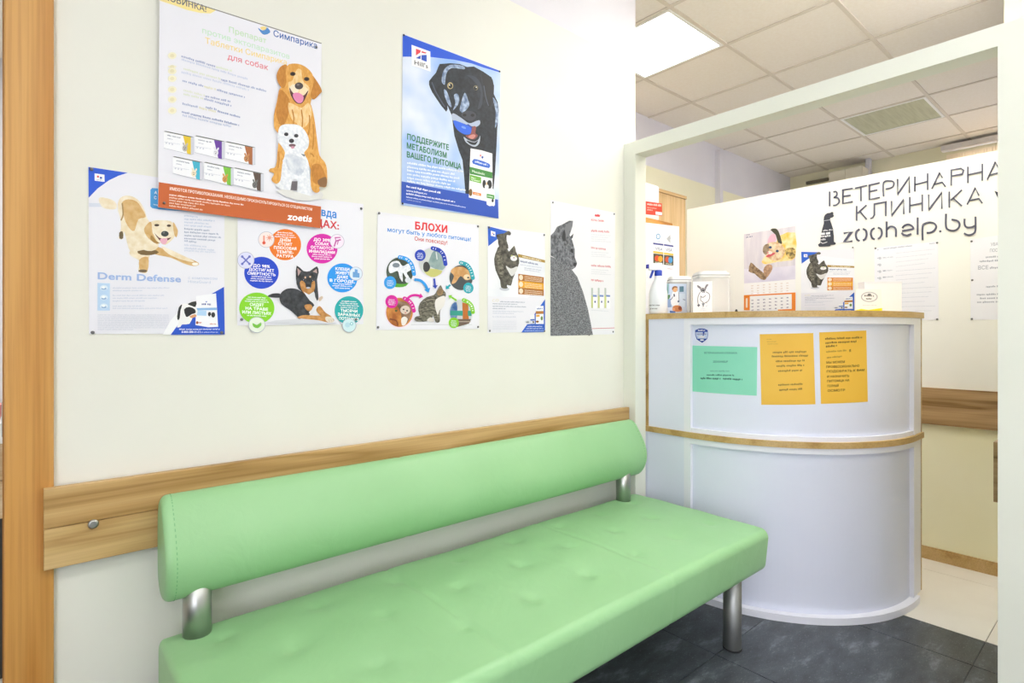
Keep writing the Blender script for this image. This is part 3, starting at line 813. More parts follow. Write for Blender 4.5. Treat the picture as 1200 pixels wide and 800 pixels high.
a.poly([(120, 55), (85, 65), (64, 110), (72, 152), (95, 182), (114, 165), (124, 110)], FUR_GD, 3).poly([(255, 108), (290, 150), (313, 196), (300, 215), (270, 244), (250, 225), (260, 170)], FUR_GD, 3)
a.poly([(122, 60), (165, 47), (215, 60), (258, 100), (268, 150), (248, 215), (225, 248), (190, 270), (160, 255), (130, 205), (115, 130)], FUR_G, 3)
a.poly([(128, 150), (150, 140), (175, 80), (200, 84), (208, 140), (245, 180), (236, 215), (190, 258), (150, 240), (132, 190)], FUR_GL, 3)
a.ell(160, 190, 26, 28, 'F4E6CC').ell(214, 200, 24, 26, 'F0DDB8')
a.poly([(135, 178), (142, 222), (172, 264), (206, 264), (232, 216), (237, 195), (214, 222), (186, 214), (154, 208)], '5A302A', 3)
a.poly([(154, 214), (182, 207), (211, 226), (206, 258), (182, 264), (160, 242)], 'E58AB6', 3)
a.ell(187, 170, 23, 19, '4B4142').ell(182, 164, 8, 5, '7A7072')
a.ell(153, 104, 15, 11, '4A3424').ell(153, 104, 9, 8, '2A1C16').ell(229, 132, 15, 11, '4A3424').ell(229, 132, 9, 8, '2A1C16')
a.poly([(95, 385), (140, 380), (190, 388), (226, 425), (242, 470), (236, 510), (215, 540), (236, 580), (246, 640), (252, 762), (215, 774), (180, 765), (178, 690), (150, 690), (142, 742), (100, 742), (58, 715), (84, 690), (95, 600), (110, 538), (90, 500), (70, 470), (75, 410)], FUR_W, 3)
a.poly([(148, 694), (179, 694), (175, 745), (140, 742)], '6A6468').poly([(196, 542), (222, 548), (216, 560)], '6E7684')
a.poly([(118, 545), (190, 560), (226, 590), (200, 660), (150, 650), (120, 610)], noise_mat('C3CBD9', 'E6EAF0', 60, .6), 3)
a.ell(117, 436, 12, 10, '35353C').ell(172, 444, 12, 10, '35353C').ell(146, 472, 14, 12, '2E2C34').ell(150, 497, 19, 9, '7A5A62').ell(152, 508, 10, 7, 'CF92A6')
a.poly([(60, 748), (140, 742), (250, 775), (310, 752), (310, 790), (180, 800)], 'DFDFDC', 2)
simp = a.done('poster', 'large tablet poster with a golden dog and small white dog above an orange strip', 'poster', 'posters on the hall wall')
a.at(0, 0, 1).pins([(370, 56), (192, 238)], 0.0035)

# --- Derm Defense poster
a = Art(WALL(0.001)); a.at(100, 195, 6.96)
a.sheet([(25, 3), (1134, 172), (1134, 1364), (30, 1366)], PAPER)
a.poly([(30, 298), (220, 300), (230, 330), (30, 330)], 'D6DCEA')
a.poly([(25, 4), (345, 52), (270, 76), (190, 115), (100, 180), (27, 256)], '2058D6')
a.poly([(75, 56), (156, 68), (157, 126), (76, 116)], 'F6F7FB').poly([(95, 74), (110, 76), (110, 92), (95, 90)], 'D8404A').poly([(118, 84), (136, 86), (136, 102), (118, 100)], '2B50B8').words((90, 110), (146, 116), 6, '8A93B0')
a.poly([(530, 190), (545, 176), (620, 182), (900, 215), (900, 372), (600, 350), (545, 340), (530, 325)], '4AA0DE')
a.text('А', (562, 222), (586, 226), 22, 'F4F8FC', 0.03).text('С', (560, 264), (582, 268), 24, 'F4F8FC', 0.03).words((555, 314), (590, 320), 12, 'D8ECF8')
a.poly([(108, 262), (150, 254), (240, 285), (250, 345), (170, 345), (128, 320)], FUR_C, 3)
a.poly([(265, 300), (290, 252), (350, 238), (425, 268), (475, 340), (505, 425), (530, 470), (570, 640), (545, 705), (430, 710), (365, 690), (335, 600), (316, 530), (306, 590), (272, 582), (290, 510), (285, 420), (266, 360)], FUR_C, 3)
a.poly([(300, 292), (350, 268), (420, 288), (465, 350), (492, 412), (432, 432), (400, 525), (356, 500), (320, 430), (306, 350)], FUR_T, 3)
a.line([(300, 300), (308, 390), (290, 440)], 12, 'A98A58', 3)
a.poly([(276, 540), (304, 530), (308, 585), (280, 588)], '6A5838', 2)
a.poly([(365, 690), (450, 690), (530, 690), (512, 770), (505, 860), (470, 868), (432, 850), (440, 770), (372, 730)], FUR_C, 3).poly([(440, 760), (512, 740), (505, 855), (450, 855)], FUR_T, 3)
a.ell(468, 852, 36, 12, '6E5E48')
a.poly([(560, 650), (650, 676), (760, 716), (900, 772), (926, 800), (880, 812), (800, 790), (700, 745), (590, 722), (540, 700)], FUR_T, 3).poly([(620, 650), (740, 700), (890, 775), (800, 765), (680, 715)], FUR_C, 3)
a.ell(895, 795, 26, 12, 'F6F3EC')
a.poly([(425, 690), (540, 676), (600, 700), (540, 722), (455, 720)], '7C6238', 2)
a.poly([(410, 560), (480, 480), (540, 560), (600, 640), (540, 690), (440, 660)], FUR_C, 3)
a.poly([(536, 450), (600, 438), (690, 445), (724, 480), (736, 550), (705, 600), (650, 640), (610, 622), (560, 600), (520, 560), (514, 500)], FUR_C, 3)
a.poly([(536, 452), (496, 480), (478, 520), (505, 575), (545, 610), (590, 632), (548, 540)], FUR_T, 3).poly([(715, 455), (740, 490), (754, 530), (742, 578), (722, 545)], FUR_T, 3)
a.poly([(540, 560), (575, 605), (610, 628), (560, 622), (530, 590)], 'A8803E', 2)
a.ell(582, 479, 20, 10, '4A3626').ell(681, 483, 17, 10, '4A3626')
a.poly([(563, 542), (600, 580), (650, 590), (702, 578), (655, 612), (606, 604)], '6A3A36', 2).poly([(611, 590), (668, 588), (660, 626), (636, 636), (615, 620)], 'E9AFC2', 2)
a.ell(648, 549, 31, 23, '3A403E').ell(640, 540, 10, 6, '6C7270')
for k, (y, x1, c) in enumerate(((410, 915, 'C9D2E4'), (438, 1055, 'C3CDE2'), (464, 1005, 'C9D2E4'), (489, 1030, 'C9D2E4'), (518, 1015, 'A9B2C8'), (545, 1085, 'A9B2C8'), (572, 1105, 'A9B2C8'), (597, 1060, 'A9B2C8'), (616, 905, 'A9B2C8'), (650, 985, 'CDD4E4'), (676, 1050, 'CDD4E4'), (694, 1060, 'D4DAE8'))):
    a.words((806, y - 4), (x1, y + 4 + (x1 - 806) * 0.03), 14, c, k)
a.at(100, 300, 7.06)
a.text('Derm Defense', (102, 190), (790, 215), 58, 'A2BCE8', 0.025)
a.text('с комплексом', (850, 190), (1090, 196), 22, 'BDC9E0').text('HistaGuard', (850, 220), (1035, 227), 22, 'C3CEE2')
a.poly([(100, 222), (202, 226), (202, 450), (100, 450)], 'BCD8F3')
for y in (262, 342, 414): a.ell(153, y, 32, 22, 'DDEBF9').ell(153, y + 8, 22, 10, '93B6DE').ell(150, y - 3, 14, 10, 'F4F8FD')
for k, (y, x1) in enumerate(((268, 700), (290, 470), (330, 650), (352, 600), (376, 490), (418, 480), (436, 680))):
    a.words((225, y), (x1, y - 1), 10, 'CED4E4', k)
for k in range(9): a.words((102, 490 + 15 * k), (690 if k < 8 else 400, 490 + 15 * k), 8, 'D3D7E2', k)
a.poly([(640, 648), (705, 530), (760, 470), (830, 500), (705, 650)], 'F8F9FC')
a.poly([(705, 650), (770, 560), (830, 480), (920, 390), (1050, 308), (1146, 254), (1152, 648)], '1F54CC')
a.poly([(915, 330), (1080, 308), (1095, 560), (1098, 585), (1015, 588), (910, 570)], 'F4F5FA')
a.poly([(920, 430), (1085, 426), (1086, 446), (920, 450)], '8FBCE8').poly([(920, 450), (1000, 452), (1000, 494), (920, 490)], 'B6D8F4')
a.words((962, 404), (1036, 404), 16, '3A4A9C').poly([(992, 374), (1008, 374), (1000, 386)], '3A62C0')
a.poly([(1012, 462), (1074, 460), (1076, 516), (1014, 512)], 'EDEFF4').ell(1026, 480, 13, 18, '25262B').ell(1056, 486, 16, 22, '2A2B30').ell(1036, 498, 6, 10, 'E8E8EC')
a.ell(924, 550, 10, 12, '9A5030').words((935, 554), (968, 554), 12, 'D46A58').words((1028, 566), (1080, 566), 10, 'D0806A')
a.poly([(756, 500), (775, 420), (810, 392), (870, 396), (915, 372), (912, 425), (928, 450), (915, 500), (890, 500), (860, 560), (800, 565), (785, 585), (756, 588), (770, 550), (760, 530)], 'F2F2F2', 2)
a.poly([(758, 500), (772, 425), (800, 400), (786, 450), (780, 510), (766, 530)], '26282A', 2).poly([(815, 440), (860, 420), (905, 440), (910, 470), (880, 480), (850, 500), (830, 498)], '26282A', 2).poly([(845, 395), (915, 372), (910, 420), (880, 412)], '30332F', 2).poly([(860, 498), (905, 480), (918, 498), (880, 512)], 'D9A070', 2)
a.words((775, 610), (1110, 608), 11, 'E4EAF8').text('8-800-200-11-11', (795, 634), (948, 634), 16, 'FFFFFF', 0.03).words((955, 632), (1095, 632), 8, 'C6D2F0')
derm = a.done('poster', 'poster with a pale golden dog crouching, large pale blue heading and blue corners', 'poster', 'posters on the hall wall')
a.at(0, 0, 1).pins([(107, 198.5), (108.5, 389.5), (259.5, 389.5)])

# --- poster with coloured discs and a black and tan dog
a = Art(WALL(0.0016)); a.at(265, 225, 4.706)
a.sheet([(63, -20), (756, 66), (756, 728), (62, 735)], PAPER)
a.text('Правда', (424, 112), (608, 144), 44, '2A86DA', 0.03).text('о КЛЕЩАХ:', (300, 156), (622, 206), 42, 'D2303E', 0.03)
DISC = [(325, 290, 88, 86, 'F07A14', 221, 262, 43, 43, 'F5E4E2', 'E89A86', ['', '', '', 'ДНЁМ', 'СТОИТ', 'ПЛЮСОВАЯ', 'ТЕМПЕ-', 'РАТУРА']),
        (528, 312, 85, 82, 'DA18AA', 611, 272, 38, 38, 'F6E4F4', 'C05AA8', ['ДО 30%', 'СОБАК', 'ОСТАЮТСЯ', 'ИНВАЛИДАМИ', '', '', '']),
        (194, 445, 95, 88, '1644CC', 108, 376, 45, 45, 'DCDDF7', '6A74C8', ['ДО 98%', 'ДОСТИГАЕТ', 'СМЕРТНОСТЬ', '', '', '']),
        (640, 473, 83, 80, '1E97F0', 714, 450, 35, 36, 'DDEBFA', '6AA2DA', ['КЛЕЩИ', 'ЖИВУТ', 'ДАЖЕ', 'В ГОРОДЕ,', '', '', '']),
        (168, 640, 97, 86, '86D41C', 168, 732, 45, 42, 'E9F2E2', '72C03A', ['', '', '', 'СИДЯТ', 'НА ТРАВЕ', 'ИЛИ ЛИСТЬЯХ', '']),
        (676, 652, 79, 78, '16AAAE', 677, 735, 37, 37, 'CDE8EE', '5AB2C0', ['', '', '', '', 'ТЫСЯЧИ', 'ЗАРАЗНЫХ', 'ПОТОМКОВ'])]
for cx, cy, rx, ry, c, bx, by, brx, bry, bc, ic, tx in DISC:
    a.ell(cx, cy, rx, ry, c, 44)
    tot = sum(22 if t else 11.5 for t in tx); y = cy - tot / 2 + 1
    if c == '86D41C': y -= 10
    for k, t in enumerate(tx):
        if t:
            y += 22; w = min(len(t) * 15.5, 1.72 * math.sqrt(max(1 - ((y - 10 - cy) / ry) ** 2, 0.1)) * rx) / 2
            a.text(t, (cx - w, y - 3 - w * 0.06), (cx + w, y - 3 + w * 0.06), 15.5, 'FFFFFF', 0.03)
        else:
            y += 11.5; w = rx * (0.30 + 0.28 * math.sqrt(max(1 - ((y - 6 - cy) / ry) ** 2, 0.05)) + 0.06 * (k % 3))
            a.words((cx - w, y - 3 - w * 0.05), (cx + w, y - 3 + w * 0.05), 6.5, 'F4F2F8', k)
    a.ell(bx, by, brx + 2, bry + 2, 'B9BACB').ell(bx, by, brx - 1, bry - 1, bc)
    if c == 'F07A14': a.line([(208, 240), (208, 275)], 9, ic).ell(208, 280, 9, 9, 'E0563A').ell(238, 252, 9, 9, ic); [a.line([(238, 252), (238 + 19 * math.cos(q), 252 + 19 * math.sin(q))], 3, ic) for q in (0, .8, 1.6, 2.4, 3.2, 4.0, 4.8, 5.5)]
    elif c == 'DA18AA': a.line([(595, 300), (605, 270), (632, 262)], 8, ic).line([(605, 270), (600, 252), (630, 250)], 5, ic).line([(618, 266), (612, 290)], 5, ic)
    elif c == '1644CC': a.line([(88, 356), (128, 396)], 8, ic).line([(128, 356), (88, 396)], 8, ic); [a.ell(q, r, 7, 7, ic) for q, r in ((88, 356), (128, 356), (88, 396), (128, 396))]
    elif c == '1E97F0': a.poly([(697, 470), (697, 440), (708, 440), (708, 424), (724, 428), (724, 445), (734, 447), (734, 472)], ic)
    elif c == '86D41C': a.poly([(145, 722), (168, 732), (190, 718), (192, 735), (172, 750), (150, 742)], ic, 3)
    else: a.ell(668, 732, 14, 14, 'B4DAE6').ell(690, 726, 9, 9, ic).ell(690, 726, 6, 6, 'D8EEF2')
a.at(300, 300, 9.41)
a.line([(30, 742), (880, 742)], 3, 'C9CAD2')
a.poly([(100, 735), (460, 690), (860, 735), (800, 742)], 'D9DAE2', 2)
a.poly([(125, 442), (180, 414), (262, 414), (270, 455), (180, 457)], FUR_B, 3)
a.poly([(258, 440), (288, 390), (350, 358), (440, 362), (520, 410), (640, 530), (600, 640), (480, 692), (446, 662), (380, 602), (290, 540), (260, 492)], FUR_B, 3)
a.poly([(445, 105), (520, 165), (590, 165), (668, 112), (688, 180), (670, 260), (684, 430), (676, 490), (600, 500), (530, 420), (460, 350), (438, 250)], FUR_B, 2)
a.poly([(452, 130), (494, 168), (462, 222)], 'B79C98').poly([(664, 140), (672, 190), (622, 172)], 'B79C98')
a.poly([(482, 290), (505, 270), (540, 300), (550, 345), (600, 345), (612, 290), (642, 272), (648, 330), (630, 400), (580, 440), (520, 405), (490, 345)], FUR_TAN, 3)
a.poly([(520, 390), (580, 425), (636, 390), (650, 450), (680, 540), (620, 640), (580, 620), (640, 540), (590, 490)], 'E2E3EA', 2)
a.poly([(550, 270), (572, 250), (600, 272), (606, 340), (575, 362), (545, 340)], FUR_B, 3).ell(574, 326, 24, 17, '222228').ell(573, 350, 22, 10, 'C2C8D6')
a.ell(540, 236, 9, 12, 'D8B896').ell(594, 228, 10, 10, 'D8B896').ell(516, 266, 13, 9, '14141A').ell(618, 272, 13, 9, '14141A').ell(519, 263, 3, 3, 'E8E8EE').ell(621, 269, 3, 3, 'E8E8EE')
a.poly([(530, 545), (590, 530), (620, 560), (600, 600), (560, 600)], FUR_TAN, 3)
a.poly([(660, 590), (700, 550), (760, 620), (830, 670), (760, 690), (690, 640)], FUR_TAN, 3).poly([(450, 680), (520, 650), (640, 655), (760, 660), (850, 690), (846, 728), (780, 730), (690, 708), (560, 694)], FUR_TAN, 3)
a.poly([(770, 668), (830, 672), (854, 712), (840, 730), (790, 728), (762, 700)], 'E2D8C8', 3).line([(800, 700), (806, 726)], 3, '9A8A78').line([(822, 698), (830, 724)], 3, '9A8A78')
a.poly([(685, 470), (720, 440), (735, 460), (700, 500)], 'D8C4B0', 2)
tick = a.done('poster', 'poster of six coloured discs round a black and tan dog, partly under the tablet poster', 'poster', 'posters on the hall wall')
a.at(265, 225, 4.706).pins([(742, 92), (84, 702), (714, 702)])

# --- flea poster
a = Art(WALL(0.001)); a.at(435, 240, 5.163)
a.sheet([(38, 42), (650, 122), (653, 750), (30, 757)], PAPER)
a.text('БЛОХИ', (265, 146), (460, 168), 44, 'E0262F', 0.04).text('могут быть у любого питомца!', (98, 161), (602, 220), 26, '1F88DA', 0.02).text('Они повсюду!', (262, 215), (460, 240), 24, 'C8323C', 0.015)
a.line([(240, 724), (610, 724)], 3, 'C6C8CE')
def disc(cx, cy, rx, ry, ring, bg): a.ell(cx, cy, rx, ry, ring, 40).ell(cx, cy, rx - 7, ry - 7, bg, 40)
disc(172, 405, 88, 95, 'E2E4EC', noise_mat('2E3A33', '4A5B4C', 30, .6))
a.poly([(105, 440), (130, 470), (210, 478), (235, 440), (232, 460), (210, 490), (170, 498), (130, 490)], '55A52E', 2)
a.poly([(105, 375), (125, 345), (165, 340), (190, 370), (225, 355), (242, 390), (215, 410), (230, 440), (210, 440), (190, 410), (190, 465), (172, 440), (160, 400), (130, 410), (110, 410)], FUR_W, 3).ell(150, 365, 22, 14, '7C8894').ell(222, 455, 18, 17, 'D8DDE6')
disc(370, 347, 90, 95, 'E4DFF0', noise_mat('BFC8C6', 'D9DDDB', 8, .6))
a.poly([(385, 270), (430, 290), (452, 350), (430, 395), (350, 370), (355, 320)], noise_mat('6E8C8E', '9FB4B2', 20, .6), 2).poly([(320, 405), (360, 385), (430, 400), (400, 430), (360, 436)], 'C9C878', 2).poly([(318, 352), (340, 345), (356, 375), (345, 400), (325, 405), (314, 385)], '33383A', 3).line([(392, 285), (398, 330)], 7, 'D8DEDC')
disc(543, 440, 78, 83, 'E0E2EA', '4A5054')
a.poly([(480, 405), (500, 380), (555, 375), (600, 410), (606, 445), (570, 455), (540, 430), (510, 470), (485, 475), (500, 430)], noise_mat('C99256', 'E4BC88', 30, .6), 3).ell(578, 436, 20, 16, 'EBD2AC').ell(586, 440, 7, 5, '3A2C24')
disc(170, 650, 88, 95, 'EFDCEB', noise_mat('A35A22', 'E09A48', 24, .6))
a.poly([(150, 590), (190, 585), (235, 610), (240, 660), (215, 715), (185, 722), (180, 660)], noise_mat('6A4A38', 'A98A72', 30, .6), 3).ell(205, 635, 30, 26, 'D9C9BC').ell(195, 632, 5, 5, '2A2220').ell(216, 640, 5, 5, '2A2220').ell(206, 652, 5, 4, 'C87A78').poly([(180, 690), (200, 675), (220, 690), (205, 725), (185, 728)], 'EDE6E0', 2).ell(150, 640, 8, 6, '4A5A2A').line([(110, 690), (150, 700), (160, 730)], 8, '7A3A1A', 3)
disc(540, 655, 75, 88, 'DEE0E6', 'C9CDD2')
a.poly([(475, 640), (488, 600), (515, 590), (520, 640), (512, 700), (480, 680)], noise_mat('2A5A9A', '8AA8CC', 30, .6), 2).poly([(550, 590), (585, 600), (590, 690), (552, 690)], 'C8752E').poly([(478, 640), (605, 640), (606, 672), (478, 668)], '2E9A8A').poly([(552, 600), (582, 605), (584, 688), (554, 688)], 'BF6E2A').poly([(478, 690), (604, 690), (590, 718), (520, 738), (490, 720)], '6E5A50').line([(500, 706), (600, 706)], 6, 'B0A294')
for pts, c, t, sm in (([(172, 316), (215, 330), (245, 365), (258, 418)], '2C9CEA', 'НА ПРОГУЛКЕ', (113, 470, 37)), ([(370, 262), (410, 275), (436, 305), (448, 358)], '1D40B8', 'НА ДАЧЕ', (295, 305, 33)),
                      ([(540, 350), (575, 362), (600, 395), (613, 442)], '22A6B6', 'НА ДИВАНЕ', (586, 503, 31)), ([(200, 566), (225, 580), (246, 606), (256, 640)], 'DA1A9E', 'У МАМЫ', (122, 585, 38)), ([(558, 576), (588, 592), (606, 615), (613, 648)], '86CE28', 'В ПОДЪЕЗДЕ', (497, 713, 31))):
    a.line(pts, 24, c, 6); [a.ell(p[0], p[1], 12, 12, c) for p in (pts[0], pts[-1])]
    P = crom([tuple(map(float, p)) for p in pts], 6, closed=False)
    n = len(t)
    for k, ch in enumerate(t):
        if ch == ' ': continue
        q = P[int((k + 0.5) / n * (len(P) - 2)) + 0]; q2 = P[min(int((k + 0.5) / n * (len(P) - 2)) + 1, len(P) - 1)]
        d = (q2[0] - q[0], q2[1] - q[1]); l = math.hypot(*d) or 1; d = (d[0] / l, d[1] / l); nn = (-d[1], d[0])
        w = 4.2
        a.line([(q[0] - nn[0] * 5, q[1] - nn[1] * 5), (q[0] + nn[0] * 5, q[1] + nn[1] * 5)], w, 'F4F6FA')
    x, y, r = sm; a.ell(x, y, r, r * 1.05, c)
    for k in range(4): a.words((x - r * (0.45 + 0.12 * (k in (1, 2))), y - 10 + 10 * k), (x + r * (0.45 + 0.12 * (k in (1, 2))), y - 8 + 10 * k), 6, 'E6EEF8', k)
def arrow(pts, w, c, hw):
    P = crom([tuple(map(float, p)) for p in pts], 5, closed=False); a.line(P[:-2], w, c)
    e = P[-1]; b = P[-3]; d = (e[0] - b[0], e[1] - b[1]); l = math.hypot(*d); d = (d[0] / l, d[1] / l); nn = (-d[1], d[0]); g = (e[0] - d[0] * hw * 1.3, e[1] - d[1] * hw * 1.3)
    a.poly([e, (g[0] + nn[0] * hw, g[1] + nn[1] * hw), (g[0] - nn[0] * hw, g[1] - nn[1] * hw)], c)
arrow([(258, 452), (295, 458), (325, 485), (345, 532)], 16, '2C9CEA', 20); arrow([(378, 446), (382, 475), (386, 508)], 11, '1D40B8', 16); arrow([(476, 484), (464, 494), (448, 510)], 11, '22A6B6', 15)
arrow([(212, 572), (235, 552), (268, 546), (312, 556)], 14, 'DA1A9E', 17); arrow([(514, 578), (492, 564), (464, 548)], 10, '86CE28', 14)
a.at(480, 285, 7.62)
a.poly([(74, 600), (88, 532), (150, 480), (215, 460), (240, 420), (272, 372), (292, 412), (316, 440), (320, 465), (312, 490), (302, 560), (268, 600), (268, 680), (258, 706), (226, 702), (205, 640), (180, 692), (60, 697), (38, 672), (60, 650), (88, 648)], FUR_TAB, 2)
a.poly([(232, 500), (290, 470), (316, 482), (302, 560), (262, 600), (246, 640), (222, 560)], 'E8E4E0', 2).poly([(150, 690), (180, 660), (215, 680), (205, 702)], 'D8D2CC', 2)
for q in ((110, 540, 190, 520), (100, 580, 190, 560), (105, 620, 195, 600), (130, 510, 205, 490)): a.line([(q[0], q[1]), ((q[0] + q[2]) / 2, q[1] - 18), (q[2], q[3])], 6, '3A382E', 3)
a.poly([(240, 430), (275, 400), (300, 430), (285, 460), (250, 465)], noise_mat('7A6248', 'A98A60', 60, .6), 2).ell(296, 442, 5, 5, '3A3A20').line([(45, 668), (100, 672)], 9, '3A382E')
flea = a.done('poster', 'flea poster with a red heading and a sitting tabby cat ringed by round pictures', 'poster', 'posters on the hall wall')
a.at(435, 240, 5.163).pins([(45, 51), (642, 131), (38, 740), (643, 738)])

# --- poster with the black dog holding a blue ball
a = Art(WALL(0.0016)); a.at(470, 40, 7.275)
a.sheet([(13, -2), (846, 314), (832, 1572), (2, 1456)], SKY_B)
T7 = lambda pts: [(x / 6.9 * 7.275, 100 * 7.275 + y / 6.9 * 7.275) for x, y in pts]
a.poly([(14, 2), (845, 315), (842, 326), (700, 285), (600, 250), (450, 218), (250, 195), (13, 193)], '1656D8')
a.poly([(330, 255), (420, 248), (500, 255), (560, 280), (620, 276), (700, 320), (770, 368), (792, 440), (790, 510), (822, 580), (832, 650), (820, 800)] + T7([(772, 200), (760, 420), (740, 640), (520, 610), (508, 450), (496, 330), (466, 250), (430, 130), (416, 20)]) + [(430, 690), (390, 600), (300, 400)], FUR_K)
a.poly([(330, 252), (296, 330), (238, 400), (250, 465), (290, 535), (384, 662), (392, 590), (352, 480), (330, 370)], FUR_K, 2).line([(262, 410), (300, 500), (372, 620)], 8, '4A5468', 3)
a.poly([(345, 400), (362, 310), (420, 262), (520, 268), (540, 300), (430, 290), (385, 340), (372, 430)], FUR_KL, 3)
a.poly([(365, 470), (395, 500), (430, 620), (402, 600), (372, 530)], FUR_KL, 3).poly([(450, 520), (482, 510), (496, 560), (478, 610), (440, 650), (462, 590)], FUR_KL, 3).poly([(500, 630), (540, 500), (570, 560), (580, 610), (530, 670), (508, 660)], FUR_KL, 3)
a.poly([(690, 330), (770, 372), (788, 450), (780, 560), (748, 625), (712, 520), (700, 430)], '181B20', 3).line([(705, 440), (722, 540), (745, 612)], 7, '4A5264', 3)
a.poly([(560, 350), (640, 370), (690, 460), (690, 600), (650, 640), (680, 500), (620, 400)], '343B47', 3)
a.poly([(780, 540), (820, 600), (826, 720), (800, 800), (805, 660)], FUR_KL, 3)
a.ell(418, 440, 25, 29, 'B8A878').ell(420, 442, 17, 20, '15171B').ell(412, 434, 5, 6, 'F2F2EE').ell(636, 458, 20, 22, '6E6650').ell(632, 462, 13, 15, '111317').ell(640, 454, 4, 5, 'E6E6E0')
a.poly([(512, 690), (545, 655), (610, 660), (640, 690), (628, 722), (590, 740), (545, 725)], '3A3D48', 3).ell(540, 690, 16, 12, '14151A').ell(608, 692, 16, 13, '14151A')
a.poly([(430, 690), (450, 676), (520, 720), (580, 760), (640, 740), (668, 735), (672, 765), (640, 790), (580, 780), (500, 750), (440, 735)], 'AEBBD2', 3)
a.at(470, 140, 6.9)
a.poly([(424, 8), (470, 20), (560, 60), (575, 90), (556, 118), (510, 120), (455, 85), (428, 40)], '2A66E2', 3).ell(505, 65, 20, 9, '6E9AF0', rot=0.4).line([(535, 40), (565, 62), (572, 95)], 10, '1C44A8', 3)
a.poly([(520, 130), (560, 118), (575, 60), (605, 60), (600, 110), (620, 130), (590, 160), (545, 152)], '8A4844', 3).poly([(540, 140), (580, 120), (602, 132), (575, 158)], 'C9857C', 3)
a.poly([(505, 140), (540, 165), (590, 180), (625, 160), (638, 130), (632, 190), (600, 220), (560, 210), (520, 180)], 'B4BECC', 3).poly([(528, 170), (590, 186), (620, 170), (600, 205), (560, 200)], '22262C', 3)
a.at(470, 40, 7.275)
a.poly([(88, 92), (248, 150), (250, 320), (90, 268)], 'F6F7FA')
a.poly([(125, 125), (168, 141), (160, 160), (125, 182)], 'E0384A').poly([(175, 145), (218, 160), (205, 166), (172, 158)], 'E0384A').poly([(124, 205), (165, 182), (165, 214)], '1F50C0').poly([(172, 180), (217, 178), (217, 238), (172, 220)], '1F50C0')
a.text("Hill's", (112, 258), (228, 294), 38, '35363A', 0.01)
a.at(470, 140, 6.9)
a.text('ПОДДЕРЖИТЕ', (48, 160), (385, 248), 46, '2C7C52', 0.03).text('МЕТАБОЛИЗМ', (45, 232), (367, 312), 46, '2C7C52', 0.03).text('ВАШЕГО ПИТОМЦА', (45, 304), (485, 402), 46, '2C7C52', 0.03)
for k, (y, x1) in enumerate(((358, 500), (390, 430), (418, 470), (448, 435), (478, 400), (505, 520))): a.words((48, y), (x1, y + (x1 - 48) * 0.155), 17, 'F2F5FB', k)
a.poly([(2, 500), (560, 606), (782, 648), (786, 800), (0, 672)], '2450B8')
a.words((42, 548), (318, 600), 16, 'F2F4FA').text('www.hillspet.ru', (40, 580), (206, 608), 16, 'F2F4FA', 0.02).words((40, 604), (435, 672), 13, 'F2F4FA').words((40, 630), (520, 714), 9, 'D8E0F4').words((40, 650), (160, 672), 6, 'AEBCE2')
a.poly([(560, 234), (650, 250), (736, 276), (738, 560), (745, 662), (690, 662), (546, 630), (552, 420)], 'F4F5F9')
a.poly([(580, 326), (610, 322), (712, 358), (712, 390), (690, 390), (580, 358)], '2A62CC', 2).words((596, 346), (698, 376), 16, 'DCE6F8').ell(640, 292, 5, 10, 'D23A46').ell(656, 306, 8, 10, '2A50A8')
a.poly([(553, 382), (737, 428), (736, 478), (553, 440)], '3F8A3C').text('Metabolic', (572, 426), (676, 452), 20, 'EAF2E6', 0.01)
a.poly([(553, 445), (645, 468), (645, 518), (553, 494)], '6DB23E').words((566, 474), (600, 482), 12, 'EAF4DE').words((566, 490), (632, 506), 12, 'EAF4DE')
a.ell(670, 522, 14, 34, '2A2A2E').ell(712, 526, 20, 36, '1C1D21').ell(690, 544, 16, 20, 'EFEFF2').ell(690, 520, 5, 14, 'E2C6A0')
a.ell(560, 590, 14, 30, '7A5A26').poly([(578, 584), (645, 598), (645, 620), (578, 606)], 'E8822E').words((590, 602), (632, 610), 9, 'F8E2C8')
a.poly([(690, 570), (720, 560), (752, 572), (756, 690), (735, 698), (690, 688)], 'EEF1F4', 2).poly([(690, 600), (752, 612), (752, 645), (690, 634)], '4E9A48').words((698, 622), (744, 632), 9, 'EEF6EA').ell(738, 656, 9, 14, '2A2A2E')
hill = a.done('poster', 'tall blue poster of a black dog holding a blue ball, high on the wall', 'poster', 'posters on the hall wall')
a.at(0, 0, 1).pins([(472.8, 41.5), (585, 84), (471.3, 238.5)], 0.0035, M_black)

